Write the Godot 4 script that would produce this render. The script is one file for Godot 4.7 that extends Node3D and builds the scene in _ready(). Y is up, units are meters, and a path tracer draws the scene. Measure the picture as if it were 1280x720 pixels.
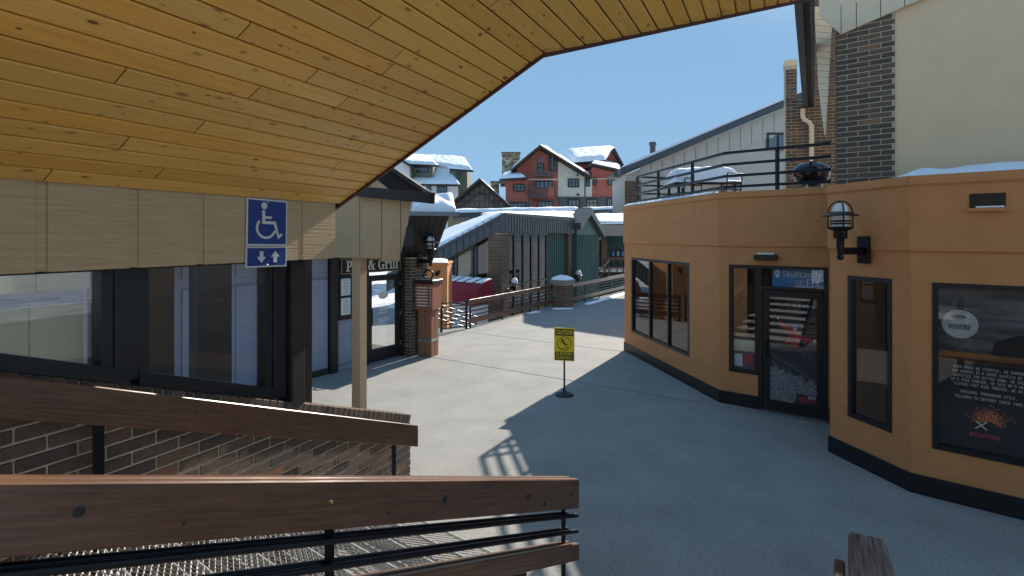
extends Node3D
# Ski-village plaza seen from a stair landing under a pine-boarded canopy.

const F := 670.0          # focal length of the photograph in its 1280-pixel frame
const HOR := 296.0        # horizon row
const EYE := 3.03         # eye height above the plaza
const AX := 0.4573        # plan angle of the entry building (radians right of straight ahead)
const CX := 0.5934        # plan angle of the plaza grid

var M := {}
var meshes := {}
var rng := RandomNumberGenerator.new()
var used := {}

# ------------------------------------------------------------------ mesh builder
class MB:
	var st := SurfaceTool.new()
	var count := 0
	var pre := Transform3D.IDENTITY
	func _init():
		st.begin(Mesh.PRIMITIVE_TRIANGLES)
	func tri(a: Vector3, b: Vector3, c: Vector3, n: Vector3, ua := Vector2.ZERO, ub := Vector2.ZERO, uc := Vector2.ZERO):
		if (b - a).cross(c - a).dot(n) > 0.0:
			var t := b; b = c; c = t
			var u := ub; ub = uc; uc = u
		for k in 3:
			st.set_normal(pre.basis * n)
			st.set_uv([ua, ub, uc][k])
			st.add_vertex(pre * [a, b, c][k])
		count += 1
	func quad(a: Vector3, b: Vector3, c: Vector3, d: Vector3, out: Vector3, uv := []):
		var n := (b - a).cross(c - a)
		if n.length() < 1e-10: n = (c - a).cross(d - a)
		if n.length() < 1e-10: return
		n = n.normalized()
		if n.dot(out) < 0: n = -n
		if uv.is_empty():
			tri(a, b, c, n); tri(a, c, d, n)
		else:
			tri(a, b, c, n, uv[0], uv[1], uv[2]); tri(a, c, d, n, uv[0], uv[2], uv[3])
	func box(x: Transform3D, s: Vector3):
		var h := s * 0.5
		for ax in 3:
			for sg in [-1.0, 1.0]:
				var o := Vector3.ZERO; o[ax] = h[ax] * sg
				var p := Vector3.ZERO; p[(ax + 1) % 3] = h[(ax + 1) % 3]
				var q := Vector3.ZERO; q[(ax + 2) % 3] = h[(ax + 2) % 3]
				quad(x * (o - p - q), x * (o + p - q), x * (o + p + q), x * (o - p + q), x.basis * o)
	func cbox(x: Transform3D, s: Vector3, b: float):
		# chamfered box
		var h := s * 0.5
		for ax in 3:
			var i := (ax + 1) % 3
			var j := (ax + 2) % 3
			for sg in [-1.0, 1.0]:
				var o := Vector3.ZERO; o[ax] = h[ax] * sg
				var p := Vector3.ZERO; p[i] = h[i] - b
				var q := Vector3.ZERO; q[j] = h[j] - b
				quad(x * (o - p - q), x * (o + p - q), x * (o + p + q), x * (o - p + q), x.basis * o)
			for si in [-1.0, 1.0]:
				for sj in [-1.0, 1.0]:
					var a := Vector3.ZERO; a[i] = h[i] * si; a[j] = (h[j] - b) * sj
					var c := Vector3.ZERO; c[i] = (h[i] - b) * si; c[j] = h[j] * sj
					var e := Vector3.ZERO; e[ax] = h[ax] - b
					var out := Vector3.ZERO; out[i] = si; out[j] = sj
					quad(x * (a - e), x * (a + e), x * (c + e), x * (c - e), x.basis * out)
		for sx in [-1.0, 1.0]:
			for sy in [-1.0, 1.0]:
				for sz in [-1.0, 1.0]:
					var s3 := Vector3(sx, sy, sz)
					var v0 := Vector3(h.x, h.y - b, h.z - b) * s3
					var v1 := Vector3(h.x - b, h.y, h.z - b) * s3
					var v2 := Vector3(h.x - b, h.y - b, h.z) * s3
					tri(x * v0, x * v1, x * v2, (x.basis * s3).normalized())
	func prism(p: Array, e: Vector3):
		# planar polygon p swept by e
		var nrm := Vector3.ZERO
		for i in p.size():
			nrm += (p[i] as Vector3).cross(p[(i + 1) % p.size()])
		nrm = nrm.normalized()
		var bu: Vector3 = ((p[1] as Vector3) - (p[0] as Vector3)).normalized()
		var bv := nrm.cross(bu)
		var flat := PackedVector2Array()
		for q in p: flat.append(Vector2((q as Vector3).dot(bu), (q as Vector3).dot(bv)))
		var idx := Geometry2D.triangulate_polygon(flat)
		var front := nrm if nrm.dot(e) < 0 else -nrm
		for k in range(0, idx.size(), 3):
			tri(p[idx[k]], p[idx[k + 1]], p[idx[k + 2]], front)
			tri(p[idx[k]] + e, p[idx[k + 1]] + e, p[idx[k + 2]] + e, -front)
		for i in p.size():
			var a: Vector3 = p[i]
			var b: Vector3 = p[(i + 1) % p.size()]
			# outward: away from the inside, right of the edge for a polygon counter-clockwise about nrm
			quad(a, b, b + e, a + e, (b - a).cross(nrm))
	func tube(pts: Array, r: float, sides := 8):
		var rings := []
		for i in pts.size():
			var d: Vector3
			if i == 0: d = (pts[1] as Vector3) - (pts[0] as Vector3)
			elif i == pts.size() - 1: d = (pts[i] as Vector3) - (pts[i - 1] as Vector3)
			else: d = ((pts[i + 1] as Vector3) - (pts[i] as Vector3)).normalized() + ((pts[i] as Vector3) - (pts[i - 1] as Vector3)).normalized()
			d = d.normalized()
			var s := d.cross(Vector3.UP)
			if s.length() < 0.05: s = d.cross(Vector3.RIGHT)
			s = s.normalized()
			var t := s.cross(d).normalized()
			var ring := []
			for k in sides:
				var a := TAU * k / sides
				ring.append([(pts[i] as Vector3) + (s * cos(a) + t * sin(a)) * r, s * cos(a) + t * sin(a)])
			rings.append(ring)
		for i in pts.size() - 1:
			for k in sides:
				var k2 := (k + 1) % sides
				sm(rings[i][k], rings[i][k2], rings[i + 1][k2], rings[i + 1][k])
		for e in [0, pts.size() - 1]:
			var dir: Vector3 = ((pts[0] as Vector3) - (pts[1] as Vector3)) if e == 0 else ((pts[e] as Vector3) - (pts[e - 1] as Vector3))
			for k in sides - 2:
				tri(rings[e][0][0], rings[e][k + 1][0], rings[e][k + 2][0], dir.normalized())
	func sm(a, b, c, d):
		for t in [[a, b, c], [a, c, d]]:
			var p0: Vector3 = t[0][0]
			var p1: Vector3 = t[1][0]
			var p2: Vector3 = t[2][0]
			var cr := (p1 - p0).cross(p2 - p0)
			if cr.length() < 1e-12: continue
			var o: Vector3 = (t[0][1] as Vector3) + (t[1][1] as Vector3) + (t[2][1] as Vector3)
			var order := [0, 1, 2] if cr.dot(o) < 0 else [0, 2, 1]
			for k in order:
				st.set_normal(t[k][1]); st.set_uv(Vector2.ZERO); st.add_vertex(t[k][0])
			count += 1
	func lathe(prof: Array, x: Transform3D, sides := 20, arc := TAU, start := 0.0):
		# prof: Vector2(radius, height) from bottom to top
		var rings := []
		for i in prof.size():
			var d: Vector2 = (prof[min(i + 1, prof.size() - 1)] as Vector2) - (prof[max(i - 1, 0)] as Vector2)
			var nn := Vector2(d.y, -d.x).normalized()
			var ring := []
			for k in sides + 1:
				var a := start + arc * k / sides
				var v := Vector3(cos(a), 0, sin(a))
				ring.append([x * (v * prof[i].x + Vector3.UP * prof[i].y), (x.basis * (v * nn.x + Vector3.UP * nn.y)).normalized()])
			rings.append(ring)
		for i in prof.size() - 1:
			for k in sides:
				sm(rings[i][k], rings[i][k + 1], rings[i + 1][k + 1], rings[i + 1][k])

# ------------------------------------------------------------------ places
func W(x: float, y: float, z: float) -> Vector3:           # z metres ahead
	return Vector3(x, y, -z)
func at(px: float, py: float, z: float) -> Vector3:
	return Vector3((px - 640.0) / F * z, EYE - (py - HOR) / F * z, -z)
func gnd(px: float, py: float) -> Vector3:
	return at(px, py, EYE * F / (py - HOR))
func L(s: float, n: float, y: float) -> Vector3:           # entry-building frame
	return Vector3(s * sin(AX) + n * cos(AX), y, -(s * cos(AX) - n * sin(AX)))
func frame_xf(o: Vector3, u: Vector3, n: Vector3) -> Transform3D:   # x along u, y up, z along n
	return Transform3D(Basis(u, u.cross(n) * -1.0 if u.cross(n).y < 0 else u.cross(n), n), o)
func wall_xf(a: Vector3, b: Vector3, side: Vector3) -> Transform3D: # x from a to b, y up, z on the side given
	var u := (b - a); u.y = 0; u = u.normalized()
	var n := u.cross(Vector3.UP)
	if n.dot(side) < 0:
		return Transform3D(Basis(-u, Vector3.UP, -u.cross(Vector3.UP)), b)
	return Transform3D(Basis(u, Vector3.UP, n), a)

# ------------------------------------------------------------------ nodes
func numbered(called: String) -> String:
	var k: int = used.get(called, 0)
	used[called] = k + 1
	return called if k == 0 else "%s_%03d" % [called, k]
func thing(called: String, label: String, category: String, where := Vector3.ZERO, group := "") -> Node3D:
	var o := Node3D.new()
	o.name = numbered(called)
	add_child(o)
	o.position = where
	o.set_meta("kind", "thing")
	o.set_meta("label", label); o.set_meta("category", category)
	if group: o.set_meta("group", group)
	return o
func place(called: String, label: String) -> Node3D:
	var o := Node3D.new()
	o.name = numbered(called)
	add_child(o)
	o.set_meta("kind", "structure"); o.set_meta("label", label); o.set_meta("category", "setting")
	return o
func part(called: String, mb, mat, parent: Node3D, stuff := false) -> MeshInstance3D:
	var o := MeshInstance3D.new()
	o.name = called
	o.mesh = mb.st.commit() if mb is MB else mb
	o.material_override = M[mat] if mat is String else mat
	o.position = -parent_offset(parent)
	if stuff: o.set_meta("kind", "stuff")
	parent.add_child(o, true)
	return o
func inst(called: String, mesh: Mesh, mat, x: Transform3D, parent: Node3D) -> MeshInstance3D:
	var o := MeshInstance3D.new()
	o.name = called
	o.mesh = mesh
	o.material_override = M[mat] if mat is String else mat
	x.origin -= parent_offset(parent)
	o.transform = x
	parent.add_child(o, true)
	return o
func parent_offset(p: Node3D) -> Vector3:    # only translations are used above a mesh given in world coordinates
	var v := Vector3.ZERO
	var q: Node = p
	while q != null and q != self:
		v += (q as Node3D).position
		q = q.get_parent()
	return v
func sweep(mb: MB, a: Vector3, b: Vector3, w: float, h: float, ch := 0.006):
	# beam with plumb ends; a and b are the middle of its top face
	var d := b - a; d.y = 0; d = d.normalized()
	var sd := d.cross(Vector3.UP)
	var hw := w * 0.5
	var sec := [Vector2(-hw, -h + ch), Vector2(-hw, -ch), Vector2(-hw + ch, 0), Vector2(hw - ch, 0), Vector2(hw, -ch), Vector2(hw, -h + ch), Vector2(hw - ch, -h), Vector2(-hw + ch, -h)]
	var p := []
	for q in sec: p.append(a + sd * q.x + Vector3.UP * q.y)
	mb.prism(p, b - a)
func plank(called: String, a: Vector3, b: Vector3, w: float, h: float, ch: float, m, parent: Node3D) -> MeshInstance3D:
	# a beam whose own x axis runs along it, so that the grain follows the wood
	var u := (b - a).normalized()
	var sd := u.cross(Vector3.UP).normalized()
	var x := Transform3D(Basis(u, sd.cross(u), sd), a)
	var mb := MB.new()
	mb.pre = x.affine_inverse()
	sweep(mb, a, b, w, h, ch)
	return inst(called, mb.st.commit(), m, x, parent)
func boxat(mb: MB, c: Vector3, s: Vector3, yaw := 0.0):
	mb.box(Transform3D(Basis(Vector3.UP, yaw), c), s)
func bar(mb: MB, a: Vector3, b: Vector3, w: float, d: float):
	# rectangular bar of any direction
	var z := (b - a)
	var up := Vector3.UP if absf(z.normalized().y) < 0.95 else Vector3.RIGHT
	var x := up.cross(z).normalized()
	var y := z.normalized().cross(x)
	mb.box(Transform3D(Basis(x, y, z.normalized()), (a + b) * 0.5), Vector3(w, d, z.length()))

# ------------------------------------------------------------------ textures
func lut(cols: Array) -> PackedByteArray:
	var g := Gradient.new()
	g.offsets = PackedFloat32Array(); g.colors = PackedColorArray()
	for i in cols.size(): g.add_point(float(i) / (cols.size() - 1), cols[i])
	var out := PackedByteArray(); out.resize(768)
	for i in 256:
		var c := g.sample(i / 255.0)
		out[i * 3] = int(clampf(c.r, 0, 1) * 255); out[i * 3 + 1] = int(clampf(c.g, 0, 1) * 255); out[i * 3 + 2] = int(clampf(c.b, 0, 1) * 255)
	return out
func noise(sd: int, freq: float, oct := 4, kind := FastNoiseLite.TYPE_SIMPLEX_SMOOTH) -> FastNoiseLite:
	var n := FastNoiseLite.new()
	n.seed = sd; n.frequency = freq; n.noise_type = kind
	n.fractal_type = FastNoiseLite.FRACTAL_FBM; n.fractal_octaves = oct
	return n
func ntex(sd: int, freq: float, oct: int, cols: Array, size := 512) -> ImageTexture:
	var src := noise(sd, freq, oct).get_seamless_image(size, size).get_data()
	var l := lut(cols)
	var out := PackedByteArray(); out.resize(src.size() * 3)
	for i in src.size():
		var v := src[i] * 3
		out[i * 3] = l[v]; out[i * 3 + 1] = l[v + 1]; out[i * 3 + 2] = l[v + 2]
	return ImageTexture.create_from_image(Image.create_from_data(size, size, false, Image.FORMAT_RGB8, out))
func htex(sd: int, freq: float, oct: int, size := 512) -> ImageTexture:
	return ImageTexture.create_from_image(noise(sd, freq, oct).get_seamless_image(size, size))
func streaks(sd: int, fu: float, fv: float, cols: Array, w := 512, h := 512) -> ImageTexture:
	var n := noise(sd, 1.0, 4)
	var l := lut(cols)
	var out := PackedByteArray(); out.resize(w * h * 3)
	for y in h:
		for x in w:
			# wrap by blending the ends
			var u := float(x) / w
			var v := float(y) / h
			var a := n.get_noise_2d(u * fu, v * fv) * (1.0 - u) + n.get_noise_2d((u - 1.0) * fu, v * fv) * u
			var i := int(clampf(0.5 + a * 0.9, 0, 1) * 255) * 3
			var o := (y * w + x) * 3
			out[o] = l[i]; out[o + 1] = l[i + 1]; out[o + 2] = l[i + 2]
	return ImageTexture.create_from_image(Image.create_from_data(w, h, false, Image.FORMAT_RGB8, out))
func lin(r: float, g: float, b: float) -> Color:
	return Color(r, g, b).linear_to_srgb()
func mat(called: String, c: Color, rough := 0.8, metal := 0.0) -> StandardMaterial3D:
	var m := StandardMaterial3D.new()
	m.albedo_color = c; m.roughness = rough; m.metallic = metal
	m.resource_name = called
	M[called] = m
	return m
func tmat(called: String, t: Texture2D, per_metre: float, rough := 0.85, world := true, h: Texture2D = null, hs := 0.0) -> StandardMaterial3D:
	var m := mat(called, Color.WHITE, rough)
	m.albedo_texture = t
	m.uv1_triplanar = true
	m.uv1_world_triplanar = world
	m.uv1_scale = Vector3.ONE * per_metre
	if h:
		m.heightmap_enabled = true; m.heightmap_texture = h; m.heightmap_scale = hs
	return m
func fillpoly(img: Image, pts: Array, c: Color):
	var pl := PackedVector2Array(pts)
	var r := Rect2(pl[0], Vector2.ZERO)
	for p in pl: r = r.expand(p)
	for y in range(max(0, int(r.position.y)), min(img.get_height(), int(r.end.y) + 1)):
		for x in range(max(0, int(r.position.x)), min(img.get_width(), int(r.end.x) + 1)):
			if Geometry2D.is_point_in_polygon(Vector2(x + 0.5, y + 0.5), pl): img.set_pixel(x, y, c)
func ell(cx: float, cy: float, rx: float, ry: float, n := 20) -> Array:
	var p := []
	for i in n: p.append(Vector2(cx + cos(TAU * i / n) * rx, cy + sin(TAU * i / n) * ry))
	return p

func pine_texture() -> ImageTexture:
	var w := 2048
	var h := 1024
	var g1 := noise(11, 1.0, 3)
	var g2 := noise(12, 1.0, 2)
	var r := RandomNumberGenerator.new(); r.seed = 5
	var knots := []
	for i in 170: knots.append([r.randf() * w, r.randf() * h, r.randf_range(3.0, 9.0) * (1.0 if r.randf() < 0.3 else 0.45), r.randf_range(1.2, 2.2), r.randf()])
	var warp := PackedFloat32Array(); warp.resize(w * h)
	var dark := PackedFloat32Array(); dark.resize(w * h)
	for k in knots:
		var R: float = k[2]
		for y in range(int(k[1] - R * 4), int(k[1] + R * 4) + 1):
			for x in range(int(k[0] - R * k[3] * 5), int(k[0] + R * k[3] * 5) + 1):
				var dx: float = (x - k[0]) / (R * k[3])
				var dy: float = (y - k[1]) / R
				var d := sqrt(dx * dx + dy * dy)
				var i := posmod(y, h) * w + posmod(x, w)
				warp[i] += exp(-d * d * 0.25) * R * (1.0 if dy > 0 else -1.0) * 0.7
				if d < 1.0: dark[i] = maxf(dark[i], (0.85 if k[4] < 0.25 else 0.45) * (0.6 + 0.4 * (1.0 if d > 0.65 else sin(d * 14.0) * 0.5 + 0.5)))
				elif d < 2.2: dark[i] = maxf(dark[i], 0.22 * (2.2 - d) / 1.2)
	var l := lut([lin(0.62, 0.31, 0.055), lin(0.73, 0.40, 0.082), lin(0.78, 0.445, 0.10), lin(0.82, 0.49, 0.13)])
	var out := PackedByteArray(); out.resize(w * h * 3)
	for y in h:
		for x in w:
			var i := y * w + x
			var v := y + warp[i]
			var fade := absf(float(x) / w * 2.0 - 1.0)
			var a := g1.get_noise_2d(x * 0.0025, v * 0.075) * 0.62 + g2.get_noise_2d(x * 0.012, v * 0.35) * 0.20
			a *= 1.0 - 0.25 * fade
			var c := int(clampf(0.52 + a, 0, 1) * 255) * 3
			var k := dark[i]
			var o := i * 3
			out[o] = int(lerpf(l[c], 70, k)); out[o + 1] = int(lerpf(l[c + 1], 36, k)); out[o + 2] = int(lerpf(l[c + 2], 14, k))
	return ImageTexture.create_from_image(Image.create_from_data(w, h, false, Image.FORMAT_RGB8, out))

func materials():
	# concrete: coarse tone patches, with a finer speckle laid over it
	var con := tmat("concrete", ntex(1, 0.006, 6, [lin(0.25, 0.241, 0.224), lin(0.284, 0.274, 0.255), lin(0.302, 0.291, 0.271), lin(0.318, 0.306, 0.285), lin(0.35, 0.337, 0.314)], 1024), 0.16, 0.86, true, htex(2, 0.06, 5), 0.03)
	con.detail_enabled = true
	con.detail_albedo = ntex(3, 0.16, 6, [Color(0.72, 0.71, 0.70), Color(0.93, 0.928, 0.925), Color(0.985, 0.985, 0.985), Color(1, 1, 1)], 1024)
	con.detail_blend_mode = BaseMaterial3D.BLEND_MODE_MUL
	con.uv2_triplanar = true; con.uv2_world_triplanar = true; con.uv2_scale = Vector3.ONE * 0.37
	tmat("stucco", ntex(4, 0.012, 5, [lin(0.54, 0.232, 0.082), lin(0.585, 0.255, 0.094), lin(0.62, 0.275, 0.104)]), 0.5, 0.92, true, htex(5, 0.12, 4), 0.55)
	tmat("stucco_beige", ntex(6, 0.012, 5, [lin(0.72, 0.53, 0.32), lin(0.75, 0.555, 0.34), lin(0.78, 0.58, 0.36)]), 0.4, 0.92, true, htex(7, 0.12, 4), 0.25)
	tmat("siding_tan", streaks(8, 3.0, 46.0, [lin(0.42, 0.30, 0.17), lin(0.49, 0.355, 0.205), lin(0.52, 0.38, 0.22), lin(0.55, 0.405, 0.24)]), 0.9, 0.9, true, streaks(9, 2.5, 80.0, [Color.BLACK, Color(.5,.5,.5), Color.WHITE]), 0.35)
	tmat("siding_cream", streaks(81, 3.0, 46.0, [lin(0.66, 0.54, 0.37), lin(0.72, 0.595, 0.41), lin(0.75, 0.625, 0.435)]), 0.8, 0.9)
	tmat("siding_pale", streaks(82, 3.0, 46.0, [lin(0.46, 0.43, 0.37), lin(0.51, 0.48, 0.415), lin(0.54, 0.51, 0.44)], 256, 256), 0.5, 0.9)
	tmat("panel_blue", streaks(10, 2.0, 30.0, [lin(0.27, 0.28, 0.35), lin(0.31, 0.325, 0.40), lin(0.335, 0.35, 0.425)]), 0.7, 0.85)
	tmat("panel_beige", streaks(13, 2.0, 20.0, [lin(0.52, 0.46, 0.30), lin(0.57, 0.51, 0.34), lin(0.60, 0.54, 0.36)]), 0.6, 0.8)
	for k in 5:
		var b: Array = [[0.098, 0.066, 0.049], [0.125, 0.082, 0.058], [0.082, 0.059, 0.048], [0.15, 0.094, 0.062], [0.23, 0.12, 0.066]][k]
		tmat("brick%d" % k, ntex(20 + k, 0.03, 5, [lin(b[0] * 0.55, b[1] * 0.55, b[2] * 0.55), lin(b[0], b[1], b[2]), lin(b[0] * 1.12, b[1] * 1.12, b[2] * 1.12), lin(b[0] * 1.55, b[1] * 1.5, b[2] * 1.45)], 256), 2.5, 0.8, true, htex(30, 0.07, 5), 0.5)
	tmat("mortar", ntex(26, 0.05, 4, [lin(0.40, 0.345, 0.24), lin(0.50, 0.44, 0.31), lin(0.56, 0.495, 0.355)], 256), 2.0, 0.95)
	tmat("rail_paint", streaks(40, 2.0, 34.0, [lin(0.085, 0.040, 0.022), lin(0.122, 0.058, 0.032), lin(0.137, 0.066, 0.037), lin(0.165, 0.082, 0.048)]), 0.9, 0.33, false, streaks(41, 2.0, 55.0, [Color.BLACK, Color.WHITE], 256, 256), 0.16)
	tmat("rail_paint_light", streaks(42, 2.0, 30.0, [lin(0.19, 0.085, 0.05), lin(0.26, 0.12, 0.075), lin(0.31, 0.15, 0.095)], 256, 256), 0.8, 0.6, false)
	tmat("grey_wood", streaks(43, 2.0, 60.0, [lin(0.045, 0.035, 0.03), lin(0.12, 0.09, 0.075), lin(0.17, 0.135, 0.115), lin(0.23, 0.19, 0.165)]), 1.2, 0.85, false, streaks(44, 2.0, 60.0, [Color.BLACK, Color.WHITE], 256, 256), 0.5)
	tmat("snow", ntex(50, 0.02, 4, [lin(0.82, 0.84, 0.88), lin(0.88, 0.89, 0.91)], 256), 0.7, 0.75, true, htex(51, 0.04, 5), 1.0)
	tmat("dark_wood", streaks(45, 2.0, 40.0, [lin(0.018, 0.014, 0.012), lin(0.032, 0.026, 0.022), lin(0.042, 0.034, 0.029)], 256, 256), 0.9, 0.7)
	tmat("stone", ntex(52, 0.05, 4, [lin(0.13, 0.10, 0.06), lin(0.30, 0.235, 0.14), lin(0.42, 0.34, 0.22)], 256), 0.25, 0.9)
	tmat("stucco_red", ntex(53, 0.02, 4, [lin(0.40, 0.12, 0.085), lin(0.45, 0.14, 0.10)], 256), 0.15, 0.9)
	tmat("paint_cream", ntex(54, 0.02, 4, [lin(0.66, 0.63, 0.53), lin(0.70, 0.67, 0.57)], 256), 0.15, 0.9)
	tmat("paint_white", ntex(55, 0.02, 4, [lin(0.72, 0.71, 0.68), lin(0.77, 0.76, 0.73)], 256), 0.15, 0.9)
	tmat("siding_grey", ntex(56, 0.02, 4, [lin(0.10, 0.098, 0.10), lin(0.12, 0.118, 0.12)], 256), 0.15, 0.8)
	tmat("siding_green", ntex(57, 0.02, 4, [lin(0.035, 0.095, 0.085), lin(0.046, 0.115, 0.102)], 256), 0.4, 0.6)
	tmat("olive", ntex(58, 0.02, 4, [lin(0.13, 0.145, 0.10), lin(0.16, 0.175, 0.125)], 256), 0.15, 0.9)
	tmat("metal_slate", ntex(59, 0.02, 3, [lin(0.050, 0.062, 0.072), lin(0.066, 0.080, 0.092)], 256), 0.4, 0.5)
	tmat("canvas_red", ntex(60, 0.05, 3, [lin(0.20, 0.012, 0.030), lin(0.25, 0.018, 0.040)], 256), 0.8, 0.85)
	tmat("asphalt_snow", ntex(61, 0.015, 5, [lin(0.30, 0.30, 0.31), lin(0.72, 0.73, 0.75), lin(0.84, 0.85, 0.87)], 512), 0.05, 0.9)
	tmat("shingle", ntex(62, 0.05, 4, [lin(0.014, 0.013, 0.013), lin(0.035, 0.032, 0.030)], 256), 1.5, 0.9)
	tmat("concrete_wet", ntex(63, 0.02, 5, [lin(0.15, 0.147, 0.136), lin(0.20, 0.198, 0.185), lin(0.26, 0.257, 0.24)], 256), 0.9, 0.45)
	mat("pewter", lin(0.45, 0.45, 0.44), 0.5, 0.2)
	mat("black", lin(0.010, 0.010, 0.011), 0.45)
	mat("black_metal", lin(0.014, 0.014, 0.018), 0.32, 0.6)
	mat("dark_frame", lin(0.016, 0.0145, 0.0135), 0.5)
	mat("bronze", lin(0.030, 0.022, 0.018), 0.45, 0.3)
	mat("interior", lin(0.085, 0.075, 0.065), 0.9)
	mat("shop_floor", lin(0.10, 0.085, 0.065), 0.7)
	mat("steel", lin(0.42, 0.42, 0.42), 0.38, 0.85)
	mat("galvanised", lin(0.55, 0.56, 0.57), 0.45, 0.55)
	mat("flashing", lin(0.22, 0.23, 0.24), 0.45, 0.6)
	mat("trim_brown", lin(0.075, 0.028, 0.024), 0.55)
	mat("white", lin(0.72, 0.72, 0.70), 0.6)
	mat("sign_blue", lin(0.012, 0.045, 0.22), 0.4)
	mat("sign_white", lin(0.62, 0.62, 0.60), 0.45)
	mat("sign_yellow", lin(0.84, 0.57, 0.012), 0.45)
	mat("gold", lin(0.45, 0.30, 0.12), 0.5)
	mat("cream_text", lin(0.70, 0.66, 0.55), 0.6)
	mat("kettle", lin(0.008, 0.010, 0.020), 0.12)
	mat("opal", lin(0.75, 0.74, 0.68), 0.25)
	mat("far_glass", lin(0.11, 0.14, 0.165), 0.08)
	M["far_glass"].metallic_specular = 0.9
	mat("amber_glass", lin(0.26, 0.20, 0.10), 0.15)
	mat("cedar", lin(0.26, 0.115, 0.06), 0.65)
	mat("rust_red", lin(0.30, 0.095, 0.055), 0.7)
	mat("shop_blue", lin(0.03, 0.19, 0.42), 0.5)
	mat("poster_red", lin(0.45, 0.03, 0.025), 0.6)
	mat("warm_wood", lin(0.16, 0.085, 0.04), 0.7)
	var g := mat("glass", Color(0.10, 0.11, 0.11, 0.015), 0.0)
	g.transparency = BaseMaterial3D.TRANSPARENCY_ALPHA
	var gs := mat("shop_glass", Color(0.045, 0.05, 0.055, 0.35), 0.0)
	gs.transparency = BaseMaterial3D.TRANSPARENCY_ALPHA
	var gt := mat("tinted_glass", Color(0.06, 0.055, 0.05, 0.5), 0.0)
	gt.transparency = BaseMaterial3D.TRANSPARENCY_ALPHA
	gt.metallic_specular = 0.25
	# pine boards: one figure, four slightly different tones of timber
	var pt := pine_texture()
	for k in 4:
		var pine := mat("pine%d" % k, [Color(1, 1, 1), Color(0.95, 0.92, 0.88), Color(1.0, 0.96, 0.88), Color(0.96, 0.97, 1.0)][k], 0.38)
		pine.albedo_texture = pt

# ------------------------------------------------------------------ shared pieces
func text(parent: Node3D, s: String, x: Transform3D, h: float, m, w := 0.0, font := "Droid Sans", bold := false) -> MeshInstance3D:
	var t := TextMesh.new()
	var f := SystemFont.new()
	f.font_names = PackedStringArray([font])
	if bold: f.font_weight = 700
	t.font = f; t.text = s; t.font_size = 48; t.depth = 0.003
	t.pixel_size = h / 34.0
	t.curve_step = 2.0
	var sx := 1.0
	if w > 0.0:
		var b := t.get_aabb().size.x
		if b > 0.001: sx = w / b
	return inst("lettering", t, m, x * Transform3D(Basis.from_scale(Vector3(sx, 1, 1))), parent)
func brick_mesh(w: float, h: float, d: float) -> Mesh:
	var key := "%.3f/%.3f/%.3f" % [w, h, d]
	if not meshes.has(key):
		var mb := MB.new()
		mb.cbox(Transform3D.IDENTITY, Vector3(w, h, d), 0.005)
		meshes[key] = mb.st.commit()
	return meshes[key]
func brick_tone() -> String:
	var v := rng.randf()
	return "brick0" if v < 0.28 else "brick1" if v < 0.54 else "brick2" if v < 0.78 else "brick3" if v < 0.965 else "brick4"
func flat(mb: MB, x: Transform3D, pts: Array, z: float, t: float):
	var w3 := []
	for pp in pts: w3.append(x * Vector3(pp.x, pp.y, z))
	mb.prism(w3, x.basis.z * t)
func bricks(parent: Node3D, x: Transform3D, len: float, y0: float, y1: float, bl: float, bh: float, joint: float, depth: float, single := true, top := 1e9, slope := 0.0):
	# running bond on the plane z = 0 of x, growing towards +z by depth
	var merged := {}
	var row := 0
	var y := y0
	while y + bh * 0.6 < y1:
		var u := -bl * 0.5 if row % 2 == 1 else 0.0
		while u < len - 0.02:
			var a := maxf(u, 0.0)
			var b := minf(u + bl - joint, len)
			if b - a > 0.025:
				var hh := bh - joint
				var ok := true
				ok = top + minf(slope * a, slope * b) > y + hh
				if ok:
					var w := snappedf(b - a, 0.01)
					var tr := x * Transform3D(Basis.IDENTITY, Vector3((a + b) * 0.5, y + hh * 0.5, depth * 0.5 + rng.randf_range(-0.0025, 0.0025)))
					var tone := brick_tone()
					if single: inst("brick", brick_mesh(w, hh, depth), tone, tr, parent)
					else:
						if not merged.has(tone): merged[tone] = MB.new()
						merged[tone].box(tr, Vector3(w, hh, depth))
			u += bl
		y += bh
		row += 1
	for k in merged: part("brickwork", merged[k], k, parent, true)
func snow(parent: Node3D, a: Vector3, b: Vector3, c: Vector3, d: Vector3, t: float, sd: int, nx := 24, ny := 14, edge := 0.14, called := "snow", lumps := 0.28):
	var mb := MB.new()
	var n := noise(sd, 0.9, 3)
	var lu := (a.distance_to(b) + d.distance_to(c)) * 0.5
	var lv := (a.distance_to(d) + b.distance_to(c)) * 0.5
	var nrm := (b - a).cross(d - a).normalized()
	if nrm.y < 0: nrm = -nrm
	var g := []
	for j in ny + 1:
		var rowp := []
		for i in nx + 1:
			var u := float(i) / nx
			var v := float(j) / ny
			var p := a.lerp(b, u).lerp(d.lerp(c, u), v)
			var dist := minf(minf(u, 1 - u) * lu, minf(v, 1 - v) * lv)
			var prof := sqrt(clampf(dist / edge, 0, 1))
			var nz := n.get_noise_3d(p.x, p.y, p.z)
			var out := nrm * t * prof * (0.85 + lumps * nz)
			rowp.append(p + out + nrm * 0.004)
		g.append(rowp)
	mb.st.set_smooth_group(0)
	for j in ny:
		for i in nx:
			var q := [g[j][i], g[j][i + 1], g[j + 1][i + 1], g[j + 1][i]]
			var cr: Vector3 = (q[1] - q[0]).cross(q[2] - q[0])
			var o := [0, 1, 2, 0, 2, 3] if cr.dot(nrm) < 0 else [0, 2, 1, 0, 3, 2]
			for k in o: mb.st.add_vertex(q[k])
	mb.st.generate_normals()
	return part(called, mb, "snow", parent)
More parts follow.
